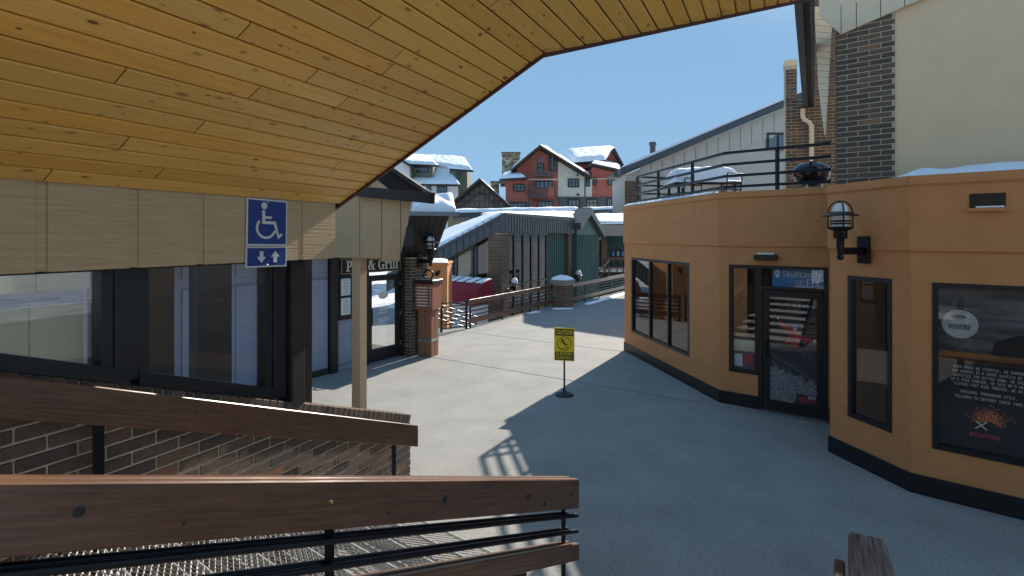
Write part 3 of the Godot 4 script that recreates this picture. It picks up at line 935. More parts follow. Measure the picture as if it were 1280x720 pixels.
func knot(t: Node3D, p: Vector3, n: Vector3, r: float, m := "black"):
	var y := n.normalized()
	var x := y.cross(Vector3.UP).normalized()
	var mb := MB.new()
	mb.lathe([Vector2(r, 0.0), Vector2(r * 0.9, 0.0025), Vector2(r * 0.25, 0.0015), Vector2(0, 0.001)], Transform3D(Basis(x, y, x.cross(y)), p), 12)
	part("knot", mb, m, t)
func rails():
	# near railing
	var A := W(-1.61, 2.268, 1.69)
	var B := W(0.5, 1.094, 4.31)
	var d := B - A
	var t := thing("stair_railing", "brown plank stair railing with black pipe rails, its plank notched with knots and a nail", "railing", W(0.3, 0, 4.1))
	var side := Vector3(d.x, 0, d.z).normalized().cross(Vector3.UP)      # towards the viewer's right
	var s0 := A - d * 0.28
	for o in [0.024, -0.030]:
		plank("top_plank", s0 + side * o, B + side * o - (d * 0.012 if o < 0 else Vector3.ZERO), 0.044, 0.235, 0.007, "rail_paint", t)
	var hd := Vector3(d.x, 0, d.z).normalized()
	for f in [[0.345, 0.0], [0.955, 0.0], [-0.2, 0.0]]:
		var p: Vector3 = A + d * f[0]
		var mb := MB.new()
		var yb := maxf(0.0, p.y - 1.15)
		mb.cbox(Transform3D(Basis(hd, Vector3.UP, hd.cross(Vector3.UP)), Vector3(p.x, (p.y - 0.21 + yb) * 0.5, p.z) - side * 0.003), Vector3(0.05, p.y - 0.21 - yb, 0.010), 0.002)
		part("post", mb, "black_metal", t)
	for h in [0.295, 0.42]:
		for o in [0.026, -0.032]:
			var mb := MB.new()
			var ins := 0.0 if o > 0 else 0.018
			mb.tube([s0 + Vector3(0, -h, 0) + side * o, B - d * ins + Vector3(0, -h, 0) + side * o], 0.0165, 12)
			part("pipe_rail", mb, "black_metal", t)
	for o in [0.026, -0.032]:
		plank("lower_plank", s0 + Vector3(0, -0.515, 0) + side * o, B + Vector3(0, -0.515, 0) + side * o - (d * 0.014 if o < 0 else Vector3.ZERO), 0.044, 0.135, 0.006, "rail_paint", t)
	for k in [[0.055, 0.10, 0.019], [0.56, 0.115, 0.020], [0.80, 0.125, 0.024], [0.86, 0.18, 0.018], [0.965, 0.12, 0.014], [0.44, 0.17, 0.008], [0.15, 0.16, 0.007]]:
		knot(t, A + d * k[0] + side * 0.0462 + Vector3(0, -k[1], 0), side, k[2], "dark_wood" if k[2] > 0.0205 else "black")
	var nm := MB.new()
	var np := A + d * 0.335 + side * 0.045 + Vector3(0, -0.095, 0)
	nm.tube([np, np + side * 0.03], 0.006, 8)
	part("nail", nm, "gold", t)

	# far railing, against the brick wall
	var C := W(-2.73, 2.295, 2.86)
	var D := W(-1.04, 0.985, 5.83)
	var e := D - C
	var r := thing("stair_railing", "brown single plank stair railing running along the dark brick wall", "railing", W(-1.1, 0, 5.6))
	var sd := Vector3(e.x, 0, e.z).normalized().cross(Vector3.UP)
	var mb2 := MB.new()
	plank("top_plank", C - e * 0.35, D, 0.045, 0.235, 0.006, "rail_paint", r)
	var eh := Vector3(e.x, 0, e.z).normalized()
	for f in [0.135, 0.905]:
		var p: Vector3 = C + e * f
		var mb := MB.new()
		var yb := maxf(0.0, p.y - 1.15)
		mb.cbox(Transform3D(Basis(eh, Vector3.UP, eh.cross(Vector3.UP)), Vector3(p.x, (p.y - 0.2 + yb) * 0.5, p.z) - sd * 0.03), Vector3(0.06, p.y - 0.2 - yb, 0.012), 0.002)
		part("post", mb, "black_metal", r)
	for k in [[0.30, 0.10, 0.008], [0.62, 0.07, 0.006], [0.93, 0.10, 0.005]]:
		knot(r, C + e * k[0] + sd * 0.0227 + Vector3(0, -k[1], 0), sd, k[2])

	# weathered rail end by the viewer
	var w := thing("weathered_rail", "grey weathered timber rail end with a split top above shaded paving", "railing", W(1.3, 0, 1.95))
	var a0 := W(1.30, 1.935, 1.965)
	var dir := W(0.52, 0, 0.854)
	var a1 := a0 - dir * 1.1 + Vector3(0, 0.27, 0)
	plank("top_plank", a0, a1, 0.115, 0.13, 0.012, "grey_wood", w)
	var sw := dir.cross(Vector3.UP).normalized()
	plank("side_plank", a0 - sw * 0.085 - dir * 0.03 + Vector3(0, -0.10, 0), a1 - sw * 0.085 + Vector3(0, -0.10, 0), 0.035, 0.16, 0.006, "rail_paint", w)
	mb2 = MB.new()
	boxat(mb2, a0 - dir * 0.5 + Vector3(0, -1.05, 0), Vector3(0.1, 1.83, 0.1), -0.55)
	part("post", mb2, "grey_wood", w)
	for i in 3:
		mb2 = MB.new()
		var ca := a0 - dir * (0.02 + i * 0.02) + sw * (-0.03 + i * 0.03) + Vector3(0, 0.007, 0)
		bar(mb2, ca, ca - dir * (0.10 + 0.08 * i) + Vector3(0, 0.026 + 0.02 * i, 0), 0.004, 0.003)
		part("split", mb2, "black", w)

# ------------------------------------------------------------------ restaurant
func onp(px: float, py: float, Q: Vector2, D: Vector2) -> Vector3:
	# the point of the upright plane through Q along D (x, metres ahead) that a pixel names
	var k := (px - 640.0) / F
	var t := (k * Q.y - Q.x) / (D.x - k * D.y)
	return at(px, py, Q.y + D.y * t)
func restaurant():
	var su := Vector3(sin(CX), 0, -cos(CX))
	var cu := Vector3(cos(CX), 0, sin(CX))
	var x := Transform3D(Basis(su, Vector3.UP, cu), W(-2.82, 0, 13.7))
	var t := thing("restaurant", "slate blue panelled restaurant front with dark framed glass door", "building", x * Vector3(-2, 0, 0))
	var mb := MB.new()
	mb.box(x * Transform3D(Basis.IDENTITY, Vector3(-5.6, 1.7, -0.1)), Vector3(8.9, 3.4, 0.12))
	mb.box(x * Transform3D(Basis.IDENTITY, Vector3(-0.575, 2.8, -0.1)), Vector3(1.15, 1.2, 0.12))
	part("wall", mb, "panel_blue", t)
	for p in [[-2.68, -2.235], [-3.15, -2.69], [-3.62, -3.16], [-4.3, -3.85], [-4.77, -4.31], [-5.24, -4.78], [-6.2, -5.75], [-6.67, -6.21], [-7.4, -6.95], [-1.99, -1.60], [-1.595, -1.20]]:
		mb = MB.new()
		mb.cbox(x * Transform3D(Basis.IDENTITY, Vector3((p[0] + p[1]) * 0.5, 1.12, -0.02)), Vector3(p[1] - p[0], 1.96, 0.04), 0.005)
		part("panel", mb, "panel_blue", t)
		mb = MB.new()
		mb.cbox(x * Transform3D(Basis.IDENTITY, Vector3((p[0] + p[1]) * 0.5, 2.72, -0.02)), Vector3(p[1] - p[0], 0.9, 0.04), 0.005)
		if p[0] < -2.0: part("panel", mb, "panel_blue", t)
	for p in [-2.12, -3.74, -5.65, -1.175, -0.03]:
		mb = MB.new()
		mb.cbox(x * Transform3D(Basis.IDENTITY, Vector3(p, 1.4, 0.03)), Vector3(0.2 if p < -2 else 0.08, 2.8, 0.12), 0.006)
		part("post", mb, "dark_frame", t)
	mb = MB.new()
	mb.cbox(x * Transform3D(Basis.IDENTITY, Vector3(-3.4, 0.06, 0.02)), Vector3(2.3, 0.12, 0.05), 0.005)
	part("skirting", mb, "dark_wood", t)
	# door
	mb = MB.new()
	for b in [[-1.07, 0.13], [-0.15, 0.13]]:
		mb.box(x * Transform3D(Basis.IDENTITY, Vector3(b[0], 1.06, 0.0)), Vector3(b[1], 2.08, 0.06))
	mb.box(x * Transform3D(Basis.IDENTITY, Vector3(-0.61, 0.17, 0.0)), Vector3(0.79, 0.3, 0.06))
	mb.box(x * Transform3D(Basis.IDENTITY, Vector3(-0.61, 2.03, 0.0)), Vector3(0.79, 0.14, 0.06))
	var d := part("door", mb, "dark_frame", t)
	mb = MB.new(); mb.box(x * Transform3D(Basis.IDENTITY, Vector3(-0.61, 1.14, -0.01)), Vector3(0.79, 1.64, 0.008))
	part("pane", mb, "glass", d)
	mb = MB.new(); mb.tube([x * Vector3(-1.05, 0.9, 0.09), x * Vector3(-1.05, 1.3, 0.09)], 0.015, 8)
	part("handle", mb, "black_metal", d)
	mb = MB.new()
	for y in [0.35, 1.1, 1.85]: mb.box(x * Transform3D(Basis.IDENTITY, Vector3(-0.085, y, 0.04)), Vector3(0.03, 0.11, 0.02))
	part("hinge", mb, "steel", d)
	mb = MB.new()
	for r in [[-0.72, 1.86, 0.42], [-0.62, 1.30, 0.34], [-0.60, 1.24, 0.26], [-0.64, 1.17, 0.30], [-0.6, 1.02, 0.4], [-0.62, 0.97, 0.34]]:
		mb.box(x * Transform3D(Basis.IDENTITY, Vector3(r[0], r[1], 0.0)), Vector3(r[2], 0.028, 0.003))
	mb.lathe([Vector2(0.16, 0), Vector2(0.16, 0.003), Vector2(0, 0.003)], x * Transform3D(Basis(Vector3(1, 0, 0), PI / 2) * Basis.from_scale(Vector3(1, 1, 0.6)), Vector3(-0.62, 1.6, -0.003)), 20)
	part("door_lettering", mb, "white", d)
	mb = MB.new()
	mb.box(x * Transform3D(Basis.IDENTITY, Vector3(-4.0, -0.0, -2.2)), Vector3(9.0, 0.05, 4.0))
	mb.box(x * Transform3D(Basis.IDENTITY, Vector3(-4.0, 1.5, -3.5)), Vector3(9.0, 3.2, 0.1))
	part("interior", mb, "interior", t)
	# sign board over the door
	var s := thing("restaurant_sign", "dark sign board lettered Pub and Grill above the restaurant door", "sign", x * Vector3(-1.05, 2.35, 0))
	mb = MB.new(); mb.cbox(x * Transform3D(Basis.IDENTITY, Vector3(-1.06, 2.36, 0.09)), Vector3(1.86, 0.36, 0.04), 0.005)
	part("board", mb, "black", s)
	mb = MB.new()
	for b in [[Vector3(-1.06, 2.525, 0.115), Vector3(1.82, 0.012, 0.008)], [Vector3(-1.06, 2.195, 0.115), Vector3(1.82, 0.012, 0.008)], [Vector3(-1.96, 2.36, 0.115), Vector3(0.012, 0.318, 0.008)], [Vector3(-0.16, 2.36, 0.115), Vector3(0.012, 0.318, 0.008)]]:
		mb.box(x * Transform3D(Basis.IDENTITY, b[0]), b[1])
	part("border", mb, "gold", s)
	text(s, "Pub & Grill", x * Transform3D(Basis.IDENTITY, Vector3(-1.03, 2.36, 0.113)), 0.24, "cream_text", 1.6, "Droid Serif", true)
	# menu case
	var c := thing("menu_case", "black menu case with two white sheets on the blue restaurant wall", "menu case", x * Vector3(-1.82, 1.15, 0))
	mb = MB.new(); mb.cbox(x * Transform3D(Basis.IDENTITY, Vector3(-1.80, 1.65, 0.03)), Vector3(0.36, 1.0, 0.06), 0.008)
	part("case", mb, "black", c)
	for i in 2:
		mb = MB.new(); mb.box(x * Transform3D(Basis.IDENTITY, Vector3(-1.80, 1.89 - i * 0.44, 0.062)), Vector3(0.26, 0.38, 0.004))
		var sh := part("sheet", mb, "white", c)
		mb = MB.new()
		for j in 9: mb.box(x * Transform3D(Basis.IDENTITY, Vector3(-1.80 + (j % 3) * 0.01, 2.04 - i * 0.44 - j * 0.036, 0.0645)), Vector3(0.19 - (j % 4) * 0.02, 0.007, 0.002))
		part("print", mb, "siding_grey", sh)
	# brick pier at the corner
	var b := thing("brick_pier", "brown brick pier with lantern beside the restaurant door", "brick pier", x * Vector3(0.35, 0, 0.2))
	mb = MB.new(); mb.box(x * Transform3D(Basis.IDENTITY, Vector3(0.33, 1.25, 0.05)), Vector3(0.60, 2.5, 0.48))
	part("mortar", mb, "mortar", b)
	bricks(b, x * Transform3D(Basis(Vector3(0, 1, 0), -PI / 2), Vector3(0.03, 0, -0.19)), 0.5, 0.0, 2.5, 0.235, 0.08, 0.012, 0.01)
	bricks(b, x * Transform3D(Basis.IDENTITY, Vector3(0.02, 0, 0.29)), 0.62, 0.0, 2.5, 0.235, 0.08, 0.012, 0.01)
	sconce("black caged wall lantern on the restaurant brick pier", x * Transform3D(Basis.IDENTITY, Vector3(0.32, 2.42, 0.31)), 1.35)
	# roof over the front, ending in a dark sloping soffit
	var r := Node3D.new()
	r.name = "roof"
	t.add_child(r, true)
	r.set_meta("label", "dark overhanging roof with sloping soffit and snow on its gutter")
	mb = MB.new()
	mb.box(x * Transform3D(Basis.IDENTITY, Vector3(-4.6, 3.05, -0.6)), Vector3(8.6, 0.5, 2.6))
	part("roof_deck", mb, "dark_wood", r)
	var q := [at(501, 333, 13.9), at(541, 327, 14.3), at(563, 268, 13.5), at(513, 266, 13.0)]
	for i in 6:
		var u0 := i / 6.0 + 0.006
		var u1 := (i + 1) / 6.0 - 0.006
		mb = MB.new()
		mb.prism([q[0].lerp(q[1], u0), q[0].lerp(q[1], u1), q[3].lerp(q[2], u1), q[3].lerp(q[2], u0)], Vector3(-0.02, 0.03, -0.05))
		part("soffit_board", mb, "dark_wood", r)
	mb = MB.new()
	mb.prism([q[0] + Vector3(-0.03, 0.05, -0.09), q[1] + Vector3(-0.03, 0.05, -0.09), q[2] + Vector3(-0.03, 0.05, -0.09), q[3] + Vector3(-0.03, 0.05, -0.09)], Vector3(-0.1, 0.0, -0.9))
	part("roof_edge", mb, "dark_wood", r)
	mb = MB.new()
	bar(mb, at(511, 267, 12.95), at(573, 267.5, 13.5), 0.12, 0.10)
	part("gutter", mb, "flashing", r)
	snow(r, at(514, 265.5, 12.97), at(571, 266, 13.5), at(566, 246, 14.3), at(518, 246, 13.8), 0.24, 90, 44, 18, 0.36, "snow", 0.8)
	# nearer boarded eave on a tan post
	var e := thing("boarded_eave", "tan boarded eave end with slanted edge and dark gutter on a square post", "eave", W(-1.77, 0, 6.15))
	var Q := Vector2(-1.77, 6.10)
	var D := Vector2(0.897, -0.4415)
	var back := Vector3(-0.03, 0, -0.055)
	for bp in [[[418, 259], [449.3, 242.5], [449.3, 322], [419, 322]], [[450.1, 242], [452, 241], [476.5, 244], [476.5, 322], [450.1, 322]], [[477.5, 244], [500.4, 246.3], [500.4, 320], [499, 327], [477.5, 327]], [[501.4, 246.4], [516, 248], [501.4, 316]]]:
		var pl := []
		for z in bp: pl.append(onp(z[0], z[1], Q, D))
		mb = MB.new(); mb.prism(pl, back)
		part("siding_board", mb, "siding_tan", e)
	mb = MB.new()
	var pl2 := []
	for z in [[418.5, 260], [452, 242], [515, 249], [499, 326], [419.5, 321.5]]: pl2.append(onp(z[0], z[1], Q, D) + back * 1.05)
	mb.prism(pl2, Vector3(-0.25, 0, -0.5))
	part("eave_body", mb, "siding_tan", e)
	mb = MB.new()
	var g0 := onp(449, 240.5, Q, D) + Vector3(0.0, 0, 0.05)
	var g1 := onp(541, 249, Q, D) + Vector3(0.0, 0, 0.05)
	bar(mb, g0, g1, 0.10, 0.10)
	bar(mb, g0 + Vector3(0, 0.056, 0.03), g1 + Vector3(0.02, 0.056, 0.03), 0.06, 0.012)
	part("gutter", mb, "bronze", e)
	far_prism(e, "roof_slope", [[462, 233], [474, 221], [491, 211], [529, 239], [500, 241]], 6.6, 0.9, "shingle")
	far_prism(e, "roof_slope", [[486, 212], [490, 208.5], [529.5, 235], [527, 238.5]], 6.5, 0.9, "dark_wood")
	far_prism(e, "gable_board", [[446, 241], [470, 224], [489, 239]], 6.55, 0.04, "siding_tan")
	mb = MB.new()
	mb.cbox(Transform3D(Basis(Vector3.UP, -AX), W(-1.772, 1.4, 6.22)), Vector3(0.125, 2.8, 0.125), 0.008)
	part("post", mb, "siding_tan", e)
	mb = MB.new()
	boxat(mb, W(-2.62, 1.45, 6.8), Vector3(0.11, 2.9, 0.11), -AX)
	part("steel_column", mb, "bronze", e)
	# direction post
	var k := thing("direction_post", "brown wooden direction post with rust coloured sign box and ring on top", "sign post", W(-2.14, 0, 13.7))
	var kx := Transform3D(Basis(Vector3.UP, -0.35), W(-2.14, 0, 13.7))
	for i in [-1, 1]:
		for j in [-1, 1]:
			mb = MB.new(); mb.cbox(kx * Transform3D(Basis.IDENTITY, Vector3(i * 0.098, 0.6, j * 0.098)), Vector3(0.188, 1.2, 0.188), 0.012)
			part("plank", mb, "cedar", k)
	mb = MB.new(); mb.box(kx * Transform3D(Basis.IDENTITY, Vector3(0, 0.41, 0)), Vector3(0.40, 0.06, 0.40))
	part("band", mb, "steel", k)
	mb = MB.new(); mb.cbox(kx * Transform3D(Basis.IDENTITY, Vector3(0, 1.52, 0)), Vector3(0.5, 0.66, 0.5), 0.012)
	var pb := part("sign_box", mb, "rust_red", k)
	for f in 2:
		mb = MB.new()
		var fx := kx * Transform3D(Basis(Vector3.UP, -PI / 2 * f), Vector3.ZERO)
		for i in 7:
			var wd := 0.30 - 0.05 * ((i * 3 + f) % 3)
			mb.box(fx * Transform3D(Basis.IDENTITY, Vector3(-0.19 + wd * 0.5, 1.75 - i * 0.075, 0.251)), Vector3(wd, 0.026, 0.004))
			mb.box(fx * Transform3D(Basis.IDENTITY, Vector3(0.2, 1.75 - i * 0.075, 0.251)), Vector3(0.03, 0.03, 0.004))
		part("lettering", mb, "cream_text", pb)
	mb = MB.new(); mb.cbox(kx * Transform3D(Basis.IDENTITY, Vector3(0, 1.90, 0)), Vector3(0.56, 0.10, 0.56), 0.02)
	part("cap", mb, "black", k)
	mb = MB.new()
	var ring := []
	for i in 17: ring.append(kx * Vector3(cos(TAU * i / 16) * 0.13, 2.06 + sin(TAU * i / 16) * 0.12, 0))
	mb.tube(ring, 0.022, 8)
	part("ring", mb, "black_metal", k)

# ------------------------------------------------------------------ shop
const P1 := Vector2(3.0, 14.3)
const P2 := Vector2(3.8, 9.82)
const P3 := Vector2(5.62, 8.40)
const P4 := Vector2(4.48, 7.55)
const P5 := Vector2(4.74, 6.37)
const P7 := Vector2(7.9, 3.64)
func V(p: Vector2, y := 0.0) -> Vector3:
	return Vector3(p.x, y, -p.y)
func face(a: Vector2, b: Vector2) -> Transform3D:
	var u := V(b) - V(a)
	u = u.normalized()
	return Transform3D(Basis(u, Vector3.UP, u.cross(Vector3.UP)), V(a))
func shop():
	var t := thing("stucco_shop", "terracotta stucco shop with angled corners, black base and glass door", "shop", V(P2))
	var f1 := face(P1, P2)
	var f2 := face(P2, P3)
	var fa := face(P4, P5)
	var fb := face(P5, P7)
	var l1 := P1.distance_to(P2)
	var l2 := P2.distance_to(P3)
	var la := P4.distance_to(P5)
	var lb := P5.distance_to(P7)
	var fr := face(P3, P4)
	var lr := P3.distance_to(P4)
	var fl := face(Vector2(11, 17.5), P1)
	var runs := [
		[f1, l1, 3.84, [[l1 * 0.107, l1 * 0.759, 0.58, 2.50]]],
		[f2, l2, 3.84, [[0.17, 0.66, 0.6, 2.53], [0.66, 1.73, 0.0, 2.53]]],
		[fa, la, 3.75, [[la * 0.254, la * 0.796, 0.61, 2.51]]],
		[fb, lb, 3.75, [[0.2, 2.1, 0.57, 2.50]]],
		[fr, lr, 3.75, []],
		[fl, Vector2(11, 17.5).distance_to(P1), 3.84, []],
	]
	for r in runs:
		part("wall", wall_open(r[0], r[1], 0.0, r[2] - 0.02, 0.2, r[3]), "stucco", t)
		var mb := MB.new()
		var len: float = r[1]
		# raised frieze with a bevelled lower edge and a capping lip
		var sec := [Vector2(0.001, 2.84), Vector2(0.028, 2.868), Vector2(0.028, r[2] - 0.13), Vector2(0.055, r[2] - 0.10), Vector2(0.055, r[2]), Vector2(-0.2, r[2]), Vector2(-0.2, r[2] - 0.019), Vector2(0.001, r[2] - 0.019)]
		var pts := []
		for s in sec: pts.append((r[0] as Transform3D) * Vector3(-0.016, s.y, s.x))
		mb.prism(pts, (r[0] as Transform3D).basis.x * (len + 0.032))
		part("frieze", mb, "stucco", t)
	# black base
	for b in [[f1, -0.01, l1 + 0.006], [f2, -0.006, 0.66], [f2, 1.74, l2], [fa, -0.02, la + 0.006], [fb, -0.006, lb], [fr, 0.0, lr]]:
		var mb := MB.new()
		mb.cbox((b[0] as Transform3D) * Transform3D(Basis.IDENTITY, Vector3((b[1] + b[2]) * 0.5, 0.115, 0.004)), Vector3(b[2] - b[1], 0.23, 0.03), 0.004)
		part("base_board", mb, "black", t)
	# roof, floor and dark inside walls
	var roof := [P1, P2, P3, P4, P5, P7, Vector2(13, 7), Vector2(11, 17.5)]
	var mb := MB.new()
	var pr := []
	for p in [P1 + Vector2(0.25, -0.1), P2 + Vector2(0.2, 0.15), P3 + Vector2(-0.1, 0.2), P4 + Vector2(0.3, 0.1), P5 + Vector2(0.15, 0.22), P7 + Vector2(0, 0.3), Vector2(13, 7), Vector2(11, 17.3)]: pr.append(V(p, 3.58))
	mb.prism(pr, Vector3(0, -0.16, 0))
	part("roof_deck", mb, "siding_grey", t)
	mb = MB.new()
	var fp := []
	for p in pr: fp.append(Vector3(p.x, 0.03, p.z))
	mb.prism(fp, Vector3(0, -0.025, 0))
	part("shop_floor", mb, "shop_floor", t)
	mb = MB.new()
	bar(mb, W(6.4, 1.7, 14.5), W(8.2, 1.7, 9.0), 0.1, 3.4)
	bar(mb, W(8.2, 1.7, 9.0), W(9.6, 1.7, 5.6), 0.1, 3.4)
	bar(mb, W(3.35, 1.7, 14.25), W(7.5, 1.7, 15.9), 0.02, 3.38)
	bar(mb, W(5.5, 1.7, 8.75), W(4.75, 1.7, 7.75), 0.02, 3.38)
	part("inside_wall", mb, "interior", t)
	# windows
	var u0 := l1 * 0.107
	var u1 := l1 * 0.759
	glazing(t, f1 * Transform3D(Basis.IDENTITY, Vector3(0, 0, -0.02)), u0, u1, 0.58, 2.50, [u0 + (u1 - u0) * 0.36, u0 + (u1 - u0) * 0.68], [], 0.06, "bronze", "shop_glass")
	glazing(t, fa * Transform3D(Basis.IDENTITY, Vector3(0, 0, -0.02)), la * 0.254, la * 0.796, 0.61, 2.51, [], [], 0.055, "black", "shop_glass")
	glazing(t, f2 * Transform3D(Basis.IDENTITY, Vector3(0, 0, -0.02)), 0.17, 0.67, 0.6, 2.53, [], [], 0.06, "bronze", "glass")
	glazing(t, f2 * Transform3D(Basis.IDENTITY, Vector3(0, 0, -0.02)), 0.67, 1.73, 2.12, 2.53, [], [], 0.05, "bronze", "glass", "transom")
	glazing(t, fb * Transform3D(Basis.IDENTITY, Vector3(0, 0, -0.02)), 0.2, 2.1, 0.57, 2.50, [], [], 0.055, "black", "glass", "display_window")
	# door
	mb = MB.new()
	for b in [[Vector3(0.70, 1.06, -0.04), Vector3(0.06, 2.12, 0.10)], [Vector3(1.70, 1.06, -0.04), Vector3(0.06, 2.12, 0.10)]]:
		mb.box(f2 * Transform3D(Basis.IDENTITY, b[0]), b[1])
	part("door_frame", mb, "bronze", t)
	mb = MB.new()
	for b in [[Vector3(0.785, 1.06, -0.03), Vector3(0.10, 2.1, 0.05)], [Vector3(1.615, 1.06, -0.03), Vector3(0.10, 2.1, 0.05)], [Vector3(1.2, 0.10, -0.03), Vector3(0.73, 0.19, 0.05)], [Vector3(1.2, 2.05, -0.03), Vector3(0.73, 0.11, 0.05)]]:
		mb.box(f2 * Transform3D(Basis.IDENTITY, b[0]), b[1])
	var d := part("door", mb, "black", t)
	mb = MB.new(); mb.box(f2 * Transform3D(Basis.IDENTITY, Vector3(1.2, 1.095, -0.035)), Vector3(0.73, 1.80, 0.008))
	part("pane", mb, "glass", d)
	mb = MB.new(); mb.tube([f2 * Vector3(0.80, 0.95, 0.05), f2 * Vector3(0.80, 1.25, 0.05)], 0.013, 8)
	part("handle", mb, "black_metal", d)
	mb = MB.new(); mb.box(f2 * Transform3D(Basis.IDENTITY, Vector3(1.5, 2.07, 0.02)), Vector3(0.30, 0.06, 0.05))
	part("closer", mb, "black", d)
	mb = MB.new(); mb.box(f2 * Transform3D(Basis.IDENTITY, Vector3(1.2, 0.012, 0.03)), Vector3(1.06, 0.024, 0.16))
	part("threshold", mb, "steel", t)
	# snow on the roof behind the parapet
	snow(t, V(P5 + Vector2(0.0, 0.55), 3.66), V(P5 + Vector2(2.6, -1.95), 3.66), V(P5 + Vector2(3.3, -1.05), 3.68), V(P5 + Vector2(0.55, 1.15), 3.68), 0.30, 91, 50, 16, 0.5, "snow", 0.22)
	snow(t, V(P1 + Vector2(-0.03, -0.05), 3.842), V(P2 + Vector2(-0.03, 0.3), 3.842), V(P2 + Vector2(0.17, 0.35), 3.842), V(P1 + Vector2(0.22, 0.0), 3.842), 0.06, 92, 60, 6, 0.07)

func shop_front():
	var f2 := face(P2, P3)
	var fb := face(P5, P7)
	var fa := face(P4, P5)
	sconce("black caged wall lantern on the terracotta shop corner", fa * Transform3D(Basis.IDENTITY, Vector3(0.60, 2.86, 0.03)), 1.3)
	# light fitting over the door and louvred fitting on the corner
	var l := thing("door_light", "small brown box light over the shop door", "lamp", f2 * Vector3(0.95, 2.66, 0))
	var mb := MB.new()
	mb.cbox(f2 * Transform3D(Basis.IDENTITY, Vector3(0.80, 2.67, 0.06)), Vector3(0.36, 0.09, 0.12), 0.01)
	part("housing", mb, "bronze", l)
	mb = MB.new(); mb.cbox(f2 * Transform3D(Basis.IDENTITY, Vector3(0.80, 2.735, 0.05)), Vector3(0.28, 0.035, 0.09), 0.01)
	part("cover", mb, "opal", l)
	var k := thing("wall_vent", "recessed dark wall fitting with snow on its ledge high on the shop", "wall fitting", fb * Vector3(0.68, 3.4, 0))
	mb = MB.new(); mb.box(fb * Transform3D(Basis.IDENTITY, Vector3(0.68, 3.43, 0.032)), Vector3(0.30, 0.16, 0.012))
	part("louvre", mb, "bronze", k)
	mb = MB.new(); mb.box(fb * Transform3D(Basis.IDENTITY, Vector3(0.68, 3.33, 0.055)), Vector3(0.34, 0.035, 0.06))
	part("ledge", mb, "stucco", k)
	mb = MB.new(); mb.cbox(fb * Transform3D(Basis.IDENTITY, Vector3(0.70, 3.358, 0.055)), Vector3(0.24, 0.02, 0.05), 0.008)
	part("snow", mb, "snow", k)

	# poster on the door
	var img := Image.create(300, 560, false, Image.FORMAT_RGB8)
	var nz := noise(70, 0.02, 5)
	for y in 560:
		for xx in 300:
			var v := nz.get_noise_2d(xx, y)
			var c := Color(0.05, 0.055, 0.075).lerp(Color(0.11, 0.12, 0.15), clampf(0.5 + v, 0, 1))
			var sl := 375.0 + xx * 0.22 + v * 26.0
			if y > sl: c = Color(0.42, 0.42, 0.44).lerp(Color(0.58, 0.58, 0.60), clampf(0.5 + nz.get_noise_2d(xx * 1.5, y * 2.5) * 1.3, 0, 1))
			img.set_pixel(xx, y, c)
	for k2 in 5: fillpoly(img, [Vector2(150 + k2 * 30, 36), Vector2(170 + k2 * 30, 36), Vector2(170 + k2 * 30, 48), Vector2(150 + k2 * 30, 48)], Color(0.45, 0.46, 0.48))
	fillpoly(img, [Vector2(0, 300), Vector2(300, 430), Vector2(300, 437), Vector2(0, 307)], Color(0.42, 0.40, 0.39))
	fillpoly(img, [Vector2(0, 338), Vector2(300, 470), Vector2(300, 474), Vector2(0, 343)], Color(0.30, 0.29, 0.29))
	for k2 in 3: fillpoly(img, [Vector2(30 + k2 * 95, 312 + k2 * 41), Vector2(36 + k2 * 95, 314 + k2 * 41), Vector2(36 + k2 * 95, 400 + k2 * 30), Vector2(30 + k2 * 95, 400 + k2 * 30)], Color(0.36, 0.35, 0.35))
	var red := Color(0.72, 0.13, 0.19)
	fillpoly(img, [Vector2(60, 122), Vector2(84, 136), Vector2(120, 160), Vector2(150, 158), Vector2(180, 172), Vector2(225, 205), Vector2(278, 210), Vector2(280, 226), Vector2(226, 228), Vector2(196, 218), Vector2(178, 262), Vector2(140, 268), Vector2(102, 246), Vector2(122, 205), Vector2(108, 186), Vector2(72, 152)], red)
	fillpoly(img, [Vector2(120, 170), Vector2(150, 172), Vector2(168, 210), Vector2(150, 258), Vector2(138, 262), Vector2(132, 220)], Color(0.58, 0.09, 0.14))
	fillpoly(img, ell(163, 150, 18, 17), Color(0.16, 0.36, 0.62))
	fillpoly(img, ell(166, 166, 13, 9), Color(0.75, 0.73, 0.72))
	fillpoly(img, ell(286, 218, 9, 7), Color(0.8, 0.8, 0.8)); fillpoly(img, ell(55, 116, 9, 8), Color(0.6, 0.6, 0.6))
	fillpoly(img, [Vector2(104, 246), Vector2(178, 262), Vector2(196, 320), Vector2(168, 362), Vector2(150, 362), Vector2(158, 312), Vector2(130, 296), Vector2(112, 340), Vector2(94, 334), Vector2(98, 280)], Color(0.10, 0.10, 0.13))
	fillpoly(img, [Vector2(60, 330), Vector2(215, 366), Vector2(214, 374), Vector2(58, 338)], Color(0.25, 0.22, 0.2))
	var pr := RandomNumberGenerator.new(); pr.seed = 9
	for i in 160:
		var px := int(pr.randfn(235, 26)); var py := int(pr.randfn(290, 34))
		if px > 1 and px < 298 and py > 1 and py < 558: img.fill_rect(Rect2i(px, py, 2, 2), Color(0.6, 0.6, 0.62))
	fillpoly(img, [Vector2(175, 505), Vector2(300, 505), Vector2(300, 560), Vector2(160, 560)], Color(0.05, 0.04, 0.04))
	fillpoly(img, [Vector2(192, 517), Vector2(238, 517), Vector2(238, 547), Vector2(192, 547)], Color(0.62, 0.12, 0.13))
	var pm := mat("door_print", Color.WHITE, 0.7)
	pm.albedo_texture = ImageTexture.create_from_image(img)
	var p := thing("door_poster", "poster of a rider in a red jacket on a handrail inside the shop door", "poster", f2 * Vector3(1.2, 0.2, -0.06))
